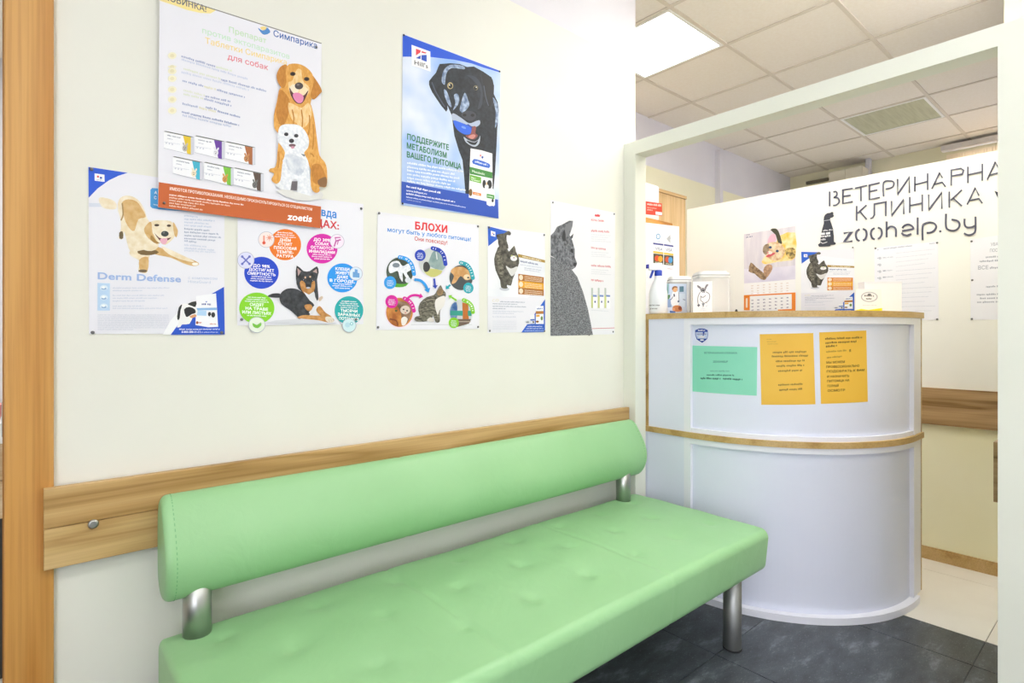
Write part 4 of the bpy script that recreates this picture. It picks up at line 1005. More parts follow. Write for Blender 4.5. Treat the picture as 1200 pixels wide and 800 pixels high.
# --- the cat poster that hangs twice: on the hall wall and behind the counter
def cat_poster(a, corners, hue_o='B0702E'):
    a.on(corners, 413, 764, 21, 18)
    a.poly([(21, 120), (200, 90), (434, 150), (434, 400), (300, 520), (21, 520)], noise_mat('E4E8F1', 'F4F5FA', 5, .55, lo=.3, hi=.6))
    a.poly([(21, 18), (168, 38), (110, 80), (25, 162)], '2660CE').poly([(42, 48), (72, 53), (72, 88), (42, 84)], 'F6F7FA').poly([(50, 60), (58, 61), (54, 72)], 'D8404A').poly([(57, 66), (66, 67), (66, 78), (57, 77)], '2B50B8')
    a.poly([(78, 72), (130, 56), (160, 34), (180, 46), (172, 66), (150, 66), (150, 110), (162, 165), (98, 158), (90, 110)], FUR_DK, 2)
    a.poly([(100, 150), (150, 158), (166, 185), (203, 138), (216, 182), (236, 222), (238, 265), (222, 310), (192, 390), (180, 436), (152, 432), (150, 466), (112, 456), (104, 400), (74, 330), (64, 250), (80, 190)], FUR_DK, 2)
    a.poly([(82, 210), (110, 180), (120, 260), (130, 340), (110, 380), (92, 320)], FUR_TAB, 3)
    a.ell(200, 232, 24, 20, 'ECECEC').ell(186, 214, 7, 6, 'B9C080').ell(214, 216, 6, 6, 'B9C080').ell(201, 228, 5, 4, '9A6A6A')
    a.poly([(144, 292), (180, 310), (226, 290), (216, 330), (186, 366), (160, 330)], 'DADADA', 3)
    a.ell(135, 462, 34, 14, 'C6CAD6').ell(135, 452, 22, 8, '5A564C')
    a.poly([(230, 196), (434, 226), (434, 246), (232, 220)], 'AC8C42').words((262, 217), (404, 237), 11, 'EFE6CC')
    a.words((248, 256), (378, 268), 14, '7C86AC').words((246, 278), (410, 290), 8, 'C3C9DA').words((276, 300), (402, 310), 8, 'B5BCCE').words((276, 314), (392, 324), 8, 'C3C9DA')
    for k, c in enumerate((hue_o, 'E9AA22', hue_o)):
        y = 345 + 51 * k; a.poly([(232, y), (424, y + 14 - 3 * k), (424, y + 62 - 3 * k), (232, y + 50)], c).ell(252, y + 26, 15, 20, 'F1E2CC')
        for j in range(3): a.words((278, y + 20 + 13 * j), (412, y + 28 + 12 * j), 6, 'F6EBDA', j)
    a.text('C/D', (52, 560), (96, 556), 20, 'E4DCC4')
    for k, (y, x1) in enumerate(((560, 280), (576, 225), (594, 290), (611, 145), (630, 270), (645, 200), (670, 215))): a.words((54 if k else 104, y), (x1, y), 8, 'AAB0C0' if k < 4 else 'CBD0DE', k)
    for k in range(7): a.words((54, 700 + 10 * k), (220, 700 + 10 * k), 5, 'DADDE6', k)
    a.poly([(434, 528), (434, 782), (254, 783)], '2860C8')
    a.poly([(362, 585), (422, 580), (424, 720), (362, 720)], 'F2F3F7').poly([(362, 622), (422, 620), (422, 642), (362, 644)], 'B4762E').words((370, 608), (414, 606), 12, '3A5AB0').poly([(364, 650), (392, 648), (392, 664), (364, 666)], 'E8B040').ell(408, 676, 9, 16, '6A8A4A').ell(374, 702, 12, 8, '8A5A2A')
    a.poly([(318, 655), (352, 648), (354, 718), (318, 718)], 'EEF0F4').poly([(320, 684), (352, 682), (352, 694), (320, 696)], '3A62B8').ell(342, 706, 8, 8, '3A3A40')
    a.poly([(278, 700), (318, 690), (340, 712), (300, 722)], 'D8DCE4', 2).ell(300, 706, 12, 6, '8A8E98')
    a.words((300, 742), (412, 742), 8, 'DCE6F8').words((290, 758), (420, 758), 8, 'C6D4F0').words((276, 774), (424, 774), 7, 'C6D4F0')
a = Art(WALL(0.001)); a.at(568, 262, 6.15)
q = [a.st(p) for p in ((21, 18), (434, 70), (433, 780), (20, 786))]
a.sheet([(21, 18), (434, 70), (433, 780), (20, 786)], PAPER); cat_poster(a, q)
cat1 = a.done('poster', 'small poster of a walking grey cat between the flea poster and the grey cat poster', 'poster', 'posters on the hall wall')
a.at(568, 262, 6.15).pins([(30, 28), (426, 82), (34, 772), (428, 774)])

# --- grey cat seen from behind
a = Art(WALL(0.001)); a.at(640, 232, 4.905)
a.sheet([(25, 12), (397, 84), (392, 782), (25, 792)], 'E9EAEF')
a.poly([(26, 215), (45, 195), (62, 165), (96, 150), (132, 130), (154, 131), (150, 165), (134, 212), (150, 244), (164, 296), (164, 340), (177, 374), (170, 396), (150, 411), (100, 384), (60, 350), (26, 330)], FUR_GH)
a.poly([(98, 205), (112, 160), (148, 136), (130, 200), (110, 232)], '77797F', 2).poly([(92, 215), (106, 180), (112, 240), (95, 246)], '2C2E33', 2).poly([(138, 222), (157, 204), (152, 228), (142, 238)], '4A4C52')
a.poly([(140, 296), (152, 290), (156, 312), (146, 316)], '24262B', 2).poly([(158, 372), (176, 374), (170, 392), (156, 388)], '2E3035', 2).line([(120, 340), (150, 360)], 6, '8A8D94')
a.poly([(25, 335), (80, 358), (140, 402), (178, 452), (212, 540), (240, 640), (256, 720), (268, 786), (25, 792)], FUR_GREY)
a.poly([(278, 98), (285, 92), (291, 98), (297, 91), (303, 98), (310, 95), (307, 108), (281, 106)], 'D8404A').text('ROYAL CANIN', (258, 130), (330, 137), 11, 'D2404A', 0.03)
for (y, x1, c) in ((192, 362, 'D58A94'), (290, 342, 'D58A94'), (392, 372, 'D58A94'), (474, 328, 'DA8A92')):
    a.words((258, y), (x1, y + 8), 12, c, y)
for k in range(11):
    y = (212, 224, 236, 248, 312, 324, 336, 412, 424, 436, 646)[k]; a.words((258, y), (372 - (k % 3) * 14, y + 6), 5, 'D2D5DC', k)
for k in range(3):
    x = 258 + 38 * k; a.poly([(x, 516), (x + 10, 517), (x + 10, 632), (x, 632)], 'B9C4BE').poly([(x, 560), (x + 10, 561), (x + 10, 630), (x, 630)], 'CAD08A').poly([(x + 12, 552), (x + 32, 553), (x + 32, 634), (x + 12, 634)], 'F8F8FB').poly([(x + 10, 556), (x + 32, 557), (x + 32, 568), (x + 10, 567)], '6E8CC8').ell(x + 22, 596, 4, 7, '3A4A8A')
a.line([(262, 750), (392, 746)], 3, 'CC5A66')
royal = a.done('poster', 'white poster of a grey cat seen from behind, nearest the reception frame', 'poster', 'posters on the hall wall')
a.at(640, 232, 4.905).pins([(37, 26), (389, 92), (383, 768), (245, 786)])

# ------------------------------------------------------------------ papers on the counter front
CUR = Round(KR - 0.018)
CUR.n = None
def paper(pts, col, label, cat, fn, group=None):
    a = Art(CUR, 0.0008); a.at(0, 0, 1); a.sheet(pts, col, 0.0004, 16); a.h += 0.0004; fn(a); return a.done('notice', label, cat, group)
def green(a):
    a.at(795, 375, 8.42)
    a.text('ВЕТЕРИНАРНАЯ КЛИНИКА', (256, 330), (580, 332), 16, '4A8F7C', 0.02).text('ZOOHELP', (342, 418), (488, 418), 18, '3F8472', 0.02)
    a.words((315, 506), (512, 508), 14, '6FB39E').words((280, 546), (548, 550), 15, '33705F').words((220, 580), (420, 584), 18, '24574A').words((442, 584), (630, 592), 18, '24574A')
paper([(806, 404.5), (887.5, 406.5), (886.8, 463.5), (807, 458)], noise_mat('86D8BC', '92DEC4', 3, .6), 'mint green notice taped on the white curved counter front', 'notice', green)
def yel1(a):
    a.at(880, 375, 7.273)
    for y, x0, x1, h in ((165, 135, 175, 6), (185, 135, 215, 6), (205, 140, 228, 6)): a.words((x0, y), (x1, y), h, 'C29A3E')
    for y, x0, x1 in ((280, 186, 480), (314, 178, 486), (356, 212, 456), (396, 218, 452), (438, 232, 440), (556, 232, 448), (598, 242, 436)): a.words((x0, y + 2), (x1, y - 6), 16, '8E6E2A', y)
paper([(890.3, 391.5), (953, 390), (955.5, 473.5), (892.2, 474)], noise_mat('EDB93F', 'F1C24E', 3, .6), 'yellow notice with centred lines beside the green notice', 'notice', yel1)
def yel2(a):
    a.at(880, 375, 7.273)
    for y, x0, x1 in ((162, 632, 945), (196, 635, 900), (230, 638, 735), (272, 640, 815), (322, 645, 772)): a.words((x0, y + 4), (x1, y - 8), 17 if y < 250 else 15, '6E5522' if y < 250 else 'B08C38', y)
    a.text('Я', (835, 270), (850, 269), 20, '5A4418', 0.03)
    for body, x0, x1, y in (('МЫ МОЖЕМ', 642, 798, 370), ('ПРОФЕССИОНАЛЬНО', 640, 922, 408), ('ПОДОБРАТЬ К ВАМ', 645, 965, 446), ('И НАЗНАЧИТЬ', 648, 836, 490), ('ПИТОМЦА НА', 648, 838, 528), ('ПОЛНЫЙ', 650, 745, 570), ('ОСМОТР', 652, 800, 610)):
        a.text(body, (x0, y), (x1, y - (x1 - x0) * 0.04), 19, '5E481C', 0.015)
paper([(960, 389.3), (1015, 387), (1016.8, 470.5), (962, 473)], noise_mat('EDB93A', 'F0C048', 3, .6), 'yellow notice with bold left-aligned lines nearest the counter end', 'notice', yel2)
a = Art(CUR, 0.0006); a.STEP = 0.0004; a.at(795, 375, 8.42)
SH = [(166, 100), (200, 84), (228, 82), (258, 84), (290, 98), (294, 150), (284, 186), (236, 224), (182, 190), (168, 150)]
a.poly(SH, '2848A8').poly([(172, 118), (288, 116), (290, 150), (280, 182), (190, 184), (174, 150)], 'B9C6E4').words((196, 108), (264, 106), 14, 'E6ECF8').words((186, 142), (276, 140), 10, '7A6A8A').ell(232, 164, 34, 10, 'E2DDE2').poly([(186, 184), (284, 182), (236, 222)], '2340A0').ell(236, 196, 20, 7, 'F4F6FA')
a.done('sticker', 'small blue shield sticker above the green notice', 'sticker')

# ------------------------------------------------------------------ the sign and the papers on the partition
M_ink = mat('55566A', 0.5)
sign = thing('clinic_sign', 'thin dark lettering on the partition naming the veterinary clinic', 'sign', (XP - 0.002, 0.8, 1.7))
bp = BACK(0.0005)
LET = [[[(117, 232), (117, 322)], [(140, 235), (155, 232), (162, 245), (157, 260), (145, 268), (165, 270), (175, 285), (172, 302), (155, 315), (138, 317)]],
 [[(258, 212), (198, 222), (198, 305), (258, 293)], [(198, 262), (245, 254)]], [[(272, 212), (345, 195)], [(308, 205), (308, 290)]],
 [[(423, 178), (360, 192), (360, 280), (423, 268)], [(360, 232), (408, 222)]], [[(447, 262), (447, 177), (495, 168), (509, 180), (505, 200), (490, 210), (460, 217)]],
 [[(532, 155), (532, 250), (605, 142), (605, 240)]], [[(638, 140), (638, 232)], [(716, 120), (716, 222)], [(638, 190), (716, 170)]],
 [[(742, 215), (790, 115), (806, 148)], [(752, 190), (805, 175), (825, 202)]], [[(860, 195), (860, 100), (920, 90), (936, 102), (928, 125), (865, 137)]],
 [[(962, 80), (962, 180)], [(1050, 62), (1050, 165)], [(962, 130), (1050, 110)]], [[(1080, 160), (1130, 50), (1148, 86)], [(1090, 133), (1148, 118), (1172, 146)]],
 [[(1262, 20), (1205, 32), (1190, 52), (1200, 78), (1258, 70)], [(1262, 20), (1262, 124)], [(1225, 76), (1190, 138)]],
 [[(282, 320), (282, 410)], [(342, 315), (287, 365)], [(302, 353), (343, 402)]], [[(365, 397), (380, 392), (390, 375), (390, 308), (460, 295), (460, 382)]],
 [[(495, 290), (495, 380), (570, 280), (570, 370)]], [[(607, 265), (607, 362)], [(683, 250), (683, 352)], [(607, 318), (683, 302)]],
 [[(722, 250), (722, 345), (803, 237), (803, 337)]], [[(848, 232), (848, 330)], [(925, 222), (857, 285)], [(873, 273), (925, 320)]], [[(957, 312), (1008, 208), (1029, 256)], [(970, 287), (1030, 275), (1050, 303)]]]
LOW = [[[(203, 487), (250, 478), (205, 540), (255, 535)]],
 [[(300, 462), (282, 475), (277, 500), (285, 525), (300, 533)], [(320, 460), (338, 470), (343, 495), (335, 520), (320, 530)]],
 [[(392, 455), (374, 468), (369, 492), (377, 515), (392, 524)], [(412, 452), (431, 462), (436, 488), (427, 510), (412, 521)]],
 [[(465, 415), (465, 512)], [(466, 466), (485, 447), (508, 448), (522, 465), (522, 508)]],
 [[(561, 456), (573, 441), (596, 433), (618, 441), (628, 459), (600, 466), (560, 473)], [(557, 484), (567, 496), (590, 501), (616, 491)]],
 [[(655, 390), (655, 495)]], [[(685, 528), (685, 445), (700, 427), (728, 420), (756, 427), (768, 447), (756, 470), (734, 482), (710, 484)]], [[(787, 476), (799, 474)]],
 [[(828, 368), (828, 445), (845, 466), (880, 470), (904, 455), (911, 430), (896, 410), (862, 403)]], [[(942, 398), (942, 433), (955, 450), (985, 450), (1006, 440)], [(1008, 385), (1008, 465), (995, 489), (965, 498), (938, 487)]]]
def letter(strokes, w, sm):
    a = Art(bp, 0.004); a.at(950, 180, 5.217)
    bm = bmesh.new()
    for st in strokes:
        P = crom([tuple(map(float, p)) for p in st], 4, closed=False) if sm and len(st) > 4 else st
        e = [a.st(p) for p in stroke(P, w)]
        n = len(P)
        hi = [bm.verts.new(bp.pos(x, t, 0.004)) for x, t in e]; lo = [bm.verts.new(bp.pos(x, t, 0.0002)) for x, t in e]
        N_ = len(e)
        for i in range(n - 1):
            bm.faces.new((hi[i], hi[i + 1], hi[N_ - 2 - i], hi[N_ - 1 - i])); bm.faces.new((lo[i], lo[i + 1], lo[N_ - 2 - i], lo[N_ - 1 - i]))
        for i in range(N_): bm.faces.new((hi[i], hi[(i + 1) % N_], lo[(i + 1) % N_], lo[i]))
    a.bm.free()
    return obj('letter', bm, M_ink, sign)
for st in LET: letter(st, 8.5, st is LET[0] or st is LET[4])
for st in LOW: letter(st, 11, True)
# the dark sitting-dog emblem left of the address
a = Art(bp, 0.003); a.at(950, 180, 5.217)
DOG = [(90, 373), (103, 364), (120, 362), (131, 356), (140, 360), (139, 371), (144, 381), (137, 389), (122, 393), (118, 404), (127, 425), (138, 460), (143, 505), (143, 538), (156, 547), (150, 556), (124, 558), (118, 566), (52, 569), (46, 556), (60, 545), (62, 505), (72, 460), (82, 425), (81, 405), (83, 386)]
a.poly(DOG, '3C3F4A').line([(82, 410), (126, 404)], 3, 'C9CCD4')
a.words((78, 474), (136, 468), 8, 'E8E9EC').poly([(64, 484), (88, 482), (88, 496), (64, 498)], 'E8E9EC').poly([(94, 482), (120, 478), (120, 492), (94, 494)], 'E8E9EC').words((62, 512), (122, 506), 12, 'E8E9EC').words((62, 530), (92, 528), 10, 'E8E9EC').line([(62, 540), (75, 548), (102, 540)], 4, 'E8E9EC', 3)
a.done('dog_emblem', 'dark sitting dog silhouette sticker left of the web address', 'sticker')
a = Art(bp, 0.003); a.at(950, 180, 5.217)
a.poly([(1124, 228), (1146, 236), (1172, 232), (1190, 240), (1196, 270), (1180, 300), (1158, 296), (1144, 270)], '3C3F4A')
a.done('animal_emblem', 'dark silhouette sticker cut off by the pillar edge', 'sticker')

# calendar
a = Art(BACK(0.002)); a.at(865, 260, 7.273)
a.sheet([(48, 102), (488, 32), (490, 756), (50, 756)], 'F4F3F4')
a.poly([(50, 104), (487, 35), (487, 488), (52, 524)], noise_mat('D3CDD8', 'E4DFE4', 9, .5, stretch=(1, 3, .4)))
a.poly([(52, 400), (180, 400), (487, 370), (487, 488), (52, 524)], noise_mat('CFCBE0', 'E6E2EE', 7, .5))
a.poly([(350, 120), (487, 90), (487, 300), (420, 330), (330, 340), (240, 360), (200, 340), (240, 280), (320, 200)], noise_mat('F6C64A', 'FBEBC0', 22, .5), 2)
a.poly([(275, 66), (315, 55), (345, 80), (375, 180), (345, 190), (320, 110)], '4A4A3A', 2).poly([(250, 180), (270, 120), (310, 100), (325, 150), (290, 185)], 'E9B8CC', 2)
a.poly([(215, 240), (240, 190), (300, 170), (370, 190), (400, 250), (370, 310), (310, 330), (250, 300)], noise_mat('C99A6A', 'F2DDBC', 40, .5), 3)
a.poly([(210, 250), (222, 200), (262, 190), (260, 250), (235, 280)], noise_mat('7A6450', 'B09A80', 40, .5), 3).poly([(400, 240), (440, 220), (485, 230), (485, 300), (430, 310)], noise_mat('5A4A34', 'E8C878', 50, .5), 2)
a.ell(275, 216, 13, 11, '3A5078').ell(334, 248, 13, 11, '3A5078').poly([(240, 288), (290, 262), (318, 268), (285, 290), (250, 302)], 'D05A62', 2).ell(270, 262, 22, 14, 'F4E4DC').ell(252, 262, 9, 7, 'D88A90')
a.poly([(90, 420), (108, 345), (150, 380), (200, 420), (240, 460), (235, 490), (195, 488), (140, 440)], noise_mat('6A5440', 'B89A78', 45, .5), 2).poly([(215, 410), (245, 365), (285, 365), (292, 400), (265, 450), (235, 475)], noise_mat('8A6A54', 'D0A888', 45, .5), 2)
a.text('2020', (68, 118), (100, 113), 12, '5A5E8A').words((68, 136), (122, 128), 10, '6A6E98')
for r in range(4):
    for c in range(7): a.words((112 + 50 * c, 548 + 22 * r - 4 * c), (130 + 50 * c, 547 + 22 * r - 4 * c), 9, 'DCC9BE', c)
a.poly([(52, 624), (490, 600), (490, 612), (52, 634)], 'E8862A').poly([(50, 624), (100, 622), (100, 752), (50, 752)], 'E8862A').poly([(458, 602), (490, 600), (490, 752), (458, 754)], 'E8862A').poly([(66, 650), (82, 650), (82, 730), (66, 730)], 'F6E6D4')
for r in range(4):
    for c in range(7): a.words((114 + 50 * c, 672 + 28 * r - 4 * c), (132 + 50 * c, 671 + 28 * r - 4 * c), 11, '8A86A0', c)
a.poly([(340, 746), (490, 740), (490, 756), (340, 756)], 'E8862A')
a.done('calendar', 'wall calendar with a kitten picture and orange-framed dates behind the counter', 'calendar')
# second copy of the cat poster
a = Art(BACK(0.001)); a.at(0, 0, 1)
pc = [(939, 295), (1001.2, 290.6), (1001.2, 368), (938.6, 368.5)]
q = [a.st(p) for p in pc]; a.sheet(pc, PAPER); cat_poster(a, q, 'DC8A34')
a.done('poster', 'small poster of a walking grey cat on the partition beside the calendar', 'poster')
a.at(0, 0, 1).pins([(999.5, 290)])
# notices on the partition
a = Art(BACK(0.001)); a.at(990, 270, 7.273)
a.sheet([(252, 150), (795, 92), (800, 762), (255, 770)], 'EFF0F8')
a.words((276, 168), (290, 166), 8, '9A9EB0').words((330, 160), (575, 134), 10, 'A9ADC0').words((722, 118), (765, 112), 10, 'B5B9C8')
for k in range(14):
    y = 196 + 38 * k; a.words((436, y), (772 - (k % 4) * 30, y - 36 + k * 2.4), 5, 'CDD1DE', k)
    if k < 4: a.ell(300, 236 + 57 * k, 12, 12, 'C6CAD4').words((278, 238 + 57 * k), (296, 237 + 57 * k), 10, 'B0B4C4'); a.words((325, 294 + 55 * k - 57 * (k == 0)), (352, 292 + 55 * k - 57 * (k == 0)), 14, '8E96AC' if k else 'C0C4D2'); a.words((360, 290 + 55 * k - 57 * (k == 0)), (412, 286 + 55 * k - 57 * (k == 0)), 9, 'BCC2D0')
a.done('notice', 'white printed notice pinned on the partition right of the small white box', 'notice')
a.at(990, 270, 7.273).pins([(262, 152), (788, 104), (788, 756)], 0.005)
a = Art(BACK(0.001)); a.at(1110, 170, 3.636)
a.sheet([(98, 402), (300, 372), (304, 742), (100, 744)], 'EFF0F8')
a.text('УВАЖАЕМЫЕ', (186, 430), (290, 420), 14, 'A9ADBC', 0.01).text('ПОСЕТИТЕЛИ', (182, 456), (290, 448), 14, 'A9ADBC', 0.01)
a.words((165, 480), (290, 474), 7, 'A0A5B6').words((138, 498), (290, 492), 7, 'A0A5B6').text('ВСЕ', (132, 530), (176, 528), 16, 'A0A5B6', 0.01).words((182, 526), (290, 522), 8, 'A0A5B6')
for y, x0 in ((606, 166), (640, 126), (656, 140), (672, 128)): a.words((x0, y), (290, y - 4), 7, 'A4A9BA')
a.done('notice', 'white printed notice half hidden behind the white pillar edge', 'notice')
a.at(1110, 170, 3.636).pins([(104, 410), (107, 575), (106, 740)], 0.005)

# ------------------------------------------------------------------ behind the counter
# tall maple cabinet against the reception wall
cab = thing('cabinet', 'tall pale maple cabinet at the left end of the partition', 'cabinet', (3.44, 2.45, 0))
obj('carcass', boxes((3.17, 3.186, 2.30, 2.65, 0, 2.21), (3.648, 3.664, 2.30, 2.65, 0, 2.21), (3.186, 3.648, 2.64, 2.65, 0, 2.21), (3.186, 3.648, 2.30, 2.64, 0.05, 0.068)), M_cab, cab)
obj('top', B(3.168, 3.666, 2.272, 2.655, 2.2105, 2.232), wood_mat('maple_top', 'C9A878', 'B8935F', 'D6B98C', 'X'), cab)
dr = obj('door', B(3.172, 3.662, 2.28, 2.2985, 0.05, 2.209), M_cab, cab)
obj('handle', boxes((3.20, 3.215, 2.262, 2.28, 0.95, 1.10)), M_steel, dr)
# narrow white cabinet with an oak top, carrying the card sign
wc = thing('white_cabinet', 'narrow white cabinet with an oak shelf top beside the frame post', 'cabinet', (2.87, 2.1, 0))
obj('carcass', B(2.62, 3.05, 1.956, 2.26, 0, 1.868), M_lam, wc)
obj('shelf_top', boxes((2.62, 3.035, 1.985, 2.265, 1.8685, 1.876), (2.63, 3.025, 1.975, 2.26, 1.876, 1.905)), wood_mat('oak_shelf', 'D99A48', 'B87830', 'E2AC60', 'X', 1.5), wc)
CARD = Flat((0, 1.9555, 0), (1, 0, 0), (0, -1, 0))
a = Art(CARD, 0.0006); a.at(750, 200, 6.154)
a.sheet([(30, 372), (282, 402), (285, 980), (30, 990)], 'F4F5FC')
a.ell(130, 474, 15, 21, '4A9ACA').ell(130, 474, 10, 15, 'EAF2FA').words((112, 508), (148, 512), 6, '9AB8D0')
for k in range(4): a.line([(196 + 6 * k, 492 - 3 * k + 8), (200 + 6 * k, 488 + 4), (196 + 6 * k, 484 - 3 * k * 2)], 4, 'B0B2BA')
a.poly([(190, 490), (218, 460), (218, 524)], 'BDBFC6')
a.poly([(94, 518), (168, 528), (168, 540), (94, 530)], '3C4796').poly([(172, 528), (240, 539), (240, 550), (172, 540)], '3C4796')
a.text('VISA', (108, 572), (160, 578), 24, '8085A2', 0.012, 0.15).text('VISA', (184, 580), (230, 585), 24, '8085A2', 0.012, 0.15)
a.poly([(94, 578), (168, 588), (168, 602), (94, 592)], 'EFC648').poly([(172, 589), (240, 598), (240, 612), (172, 602)], 'EFC648')
a.poly([(95, 596), (167, 604), (167, 676), (95, 668)], '55503E').ell(122, 632, 17, 22, 'E4562A').ell(146, 636, 17, 22, 'F2A623').words((108, 662), (156, 668), 8, 'D8D4C0')
a.poly([(172, 606), (240, 613), (240, 684), (172, 678)], '55503E').ell(196, 640, 16, 22, 'D8562E').ell(218, 644, 16, 22, '4E9EDC').words((184, 672), (230, 678), 8, 'D8D4C0')
a.words((100, 694), (130, 698), 8, 'D8DCE8').words((198, 708), (232, 712), 8, 'D0B4C0')
a.done('card_sign', 'white sheet with bank card logos on the narrow white cabinet', 'sign')
# white canister with red label on top
can = thing('canister', 'white plastic canister with red label on the oak shelf top', 'canister', (2.83, 2.06, 1.905))
bm = bmesh.new(); box(bm, 2.70, 2.93, 2.0, 2.14, 1.9052, 2.13, 0, bev=0.02); body = obj('body', bm, mat('F0F2F8', 0.35), can)
bm = bmesh.new(); lathe(bm, [(0.028, 2.129), (0.028, 2.15), (0.025, 2.152)], 2.83, 2.07, 24); obj('cap', bm, mat('F6F7FA', 0.35), can)
CL = Flat((0, 1.9995, 0), (1, 0, 0), (0, -1, 0))
a = Art(CL, 0.0004); a.at(750, 200, 6.154)
a.poly([(20, 216), (158, 236), (160, 326), (20, 312)], 'D84A34').words((52, 246), (152, 258), 14, 'F6DCD4').words((52, 268), (120, 276), 7, 'F0C4B8').words((52, 284), (90, 288), 9, 'F6DCD4').poly([(112, 294), (158, 300), (158, 322), (112, 316)], 'DCE2F0')
o = a.done('label', None, None); o.parent = body; o.matrix_parent_inverse = body.matrix_basis.inverted()

# ------------------------------------------------------------------ on the counter top
ZT = 1.3143
# spray bottle
sb = thing('spray_bottle', 'white spray bottle with blue trigger and collar at the left end of the counter', 'spray bottle', (2.40, 1.612, ZT))
bx, by = 2.350, 1.6150
bm = bmesh.new()
lathe(bm, [(0.040, ZT), (0.045, ZT + 0.008), (0.045, ZT + 0.095), (0.042, ZT + 0.115), (0.030, ZT + 0.15), (0.019, ZT + 0.175), (0.016, ZT + 0.196)], bx, by, 32)
bo = obj('bottle', bm, mat('F0F3FA', 0.3), sb)
bm = bmesh.new(); lathe(bm, [(0.0175, ZT + 0.188), (0.0185, ZT + 0.19), (0.0185, ZT + 0.214), (0.015, ZT + 0.217)], bx, by, 24); obj('collar', bm, mat('1F43C0', 0.4), sb)
dirv = Vector((RT[0], RT[1], 0))
def oriented(parts, name, m, parent, base):
    bm = bmesh.new()
    for (x0, x1, y0, y1, z0, z1) in parts: box(bm, x0, x1, y0, y1, z0, z1, bev=0.002)
    M4 = Matrix(((dirv.x, -dirv.y, 0, base[0]), (dirv.y, dirv.x, 0, base[1]), (0, 0, 1, base[2]), (0, 0, 0, 1)))
    bmesh.ops.transform(bm, matrix=M4, verts=bm.verts)
    return obj(name, bm, m, parent)
oriented([(-0.048, 0.018, -0.012, 0.012, 0.217, 0.252)], 'spray_head', mat('F2F4FA', 0.3), sb, (bx, by, ZT))
bm = bmesh.new()
vs = [(-0.020, 0.217), (-0.032, 0.217), (-0.044, 0.180), (-0.036, 0.178)]
lo = [bm.verts.new((x, -0.006, z)) for x, z in vs]; hi = [bm.verts.new((x, 0.006, z)) for x, z in vs]
bm.faces.new(lo); bm.faces.new(list(reversed(hi)))
for i in range(4): bm.faces.new((lo[i], lo[(i + 1) % 4], hi[(i + 1) % 4], hi[i]))
M4 = Matrix(((dirv.x, -dirv.y, 0, bx), (dirv.y, dirv.x, 0, by), (0, 0, 1, ZT), (0, 0, 0, 1))); bmesh.ops.transform(bm, matrix=M4, verts=bm.verts)
obj('trigger', bm, mat('2346B8', 0.4), sb)
oriented([(-0.060, -0.0485, -0.008, 0.008, 0.226, 0.246)], 'nozzle', mat('2A2F9A', 0.4), sb, (bx, by, ZT))
class Tube:                                     # round surface for a label
    def __init__(s, cx, cy, r): s.c = (cx, cy); s.r = r; s.f = math.atan2(-cy, -cx)
    def pix(s, u, v):
        d = (FW[0] * F_PX + RT[0] * (u - CX), FW[1] * F_PX + RT[1] * (u - CX)); l = math.hypot(*d); d = (d[0] / l, d[1] / l)
        b = d[0] * s.c[0] + d[1] * s.c[1]; q = s.c[0] ** 2 + s.c[1] ** 2 - s.r ** 2; k = b - math.sqrt(max(b * b - q, 0))
        x, y = d[0] * k - s.c[0], d[1] * k - s.c[1]; g = (math.atan2(y, x) - s.f + PI) % (2 * PI) - PI
        return (g * s.r, EYE + (HY - v) * k / l)
    def pos(s, a, t, h):
        q = s.f + a / s.r; return Vector((s.c[0] + (s.r + h) * math.cos(q), s.c[1] + (s.r + h) * math.sin(q), t))
a = Art(Tube(bx, by, 0.045), 0.0003); a.at(752, 300, 10.66)
a.words((90, 622), (225, 618), 14, '6A6C76').words((105, 664), (195, 660), 14, '6A6C76')
o = a.done('label', None, None); o.parent = bo; o.matrix_parent_inverse = bo.matrix_basis.inverted()
pos = lambda u, d: (d * (FW[0] + RT[0] * (u - CX) / F_PX), d * (FW[1] + RT[1] * (u - CX) / F_PX))
# two clear plastic donation jars with printed sheets inside
def clear_mat():
    m = bpy.data.materials.new('clear_plastic'); m.use_nodes = True
    b = m.node_tree.nodes['Principled BSDF']; b.inputs['Base Color'].default_value = (0.95, 0.96, 0.97, 1); b.inputs['Roughness'].default_value = 0.12
    b.inputs['Transmission Weight'].default_value = 0.55; b.inputs['IOR'].default_value = 1.2
    return m
M_clear = clear_mat(); M_lidw = mat('F1F1F0', 0.35)
def rbox(bm, hw, hd, r, z0, z1, n=6):
    pts = []
    for cx, cy, a0 in ((hw - r, hd - r, 0), (-hw + r, hd - r, PI / 2), (-hw + r, -hd + r, PI), (hw - r, -hd + r, 1.5 * PI)):
        pts += [(cx + r * math.cos(a0 + PI / 2 * k / n), cy + r * math.sin(a0 + PI / 2 * k / n)) for k in range(n + 1)]
    return prism(bm, pts, z0, z1)
def face_mat(c, ang):
    cs, sn = math.cos(ang), math.sin(ang); return Matrix(((cs, -sn, 0, c[0]), (sn, cs, 0, c[1]), (0, 0, 1, 0), (0, 0, 0, 1)))
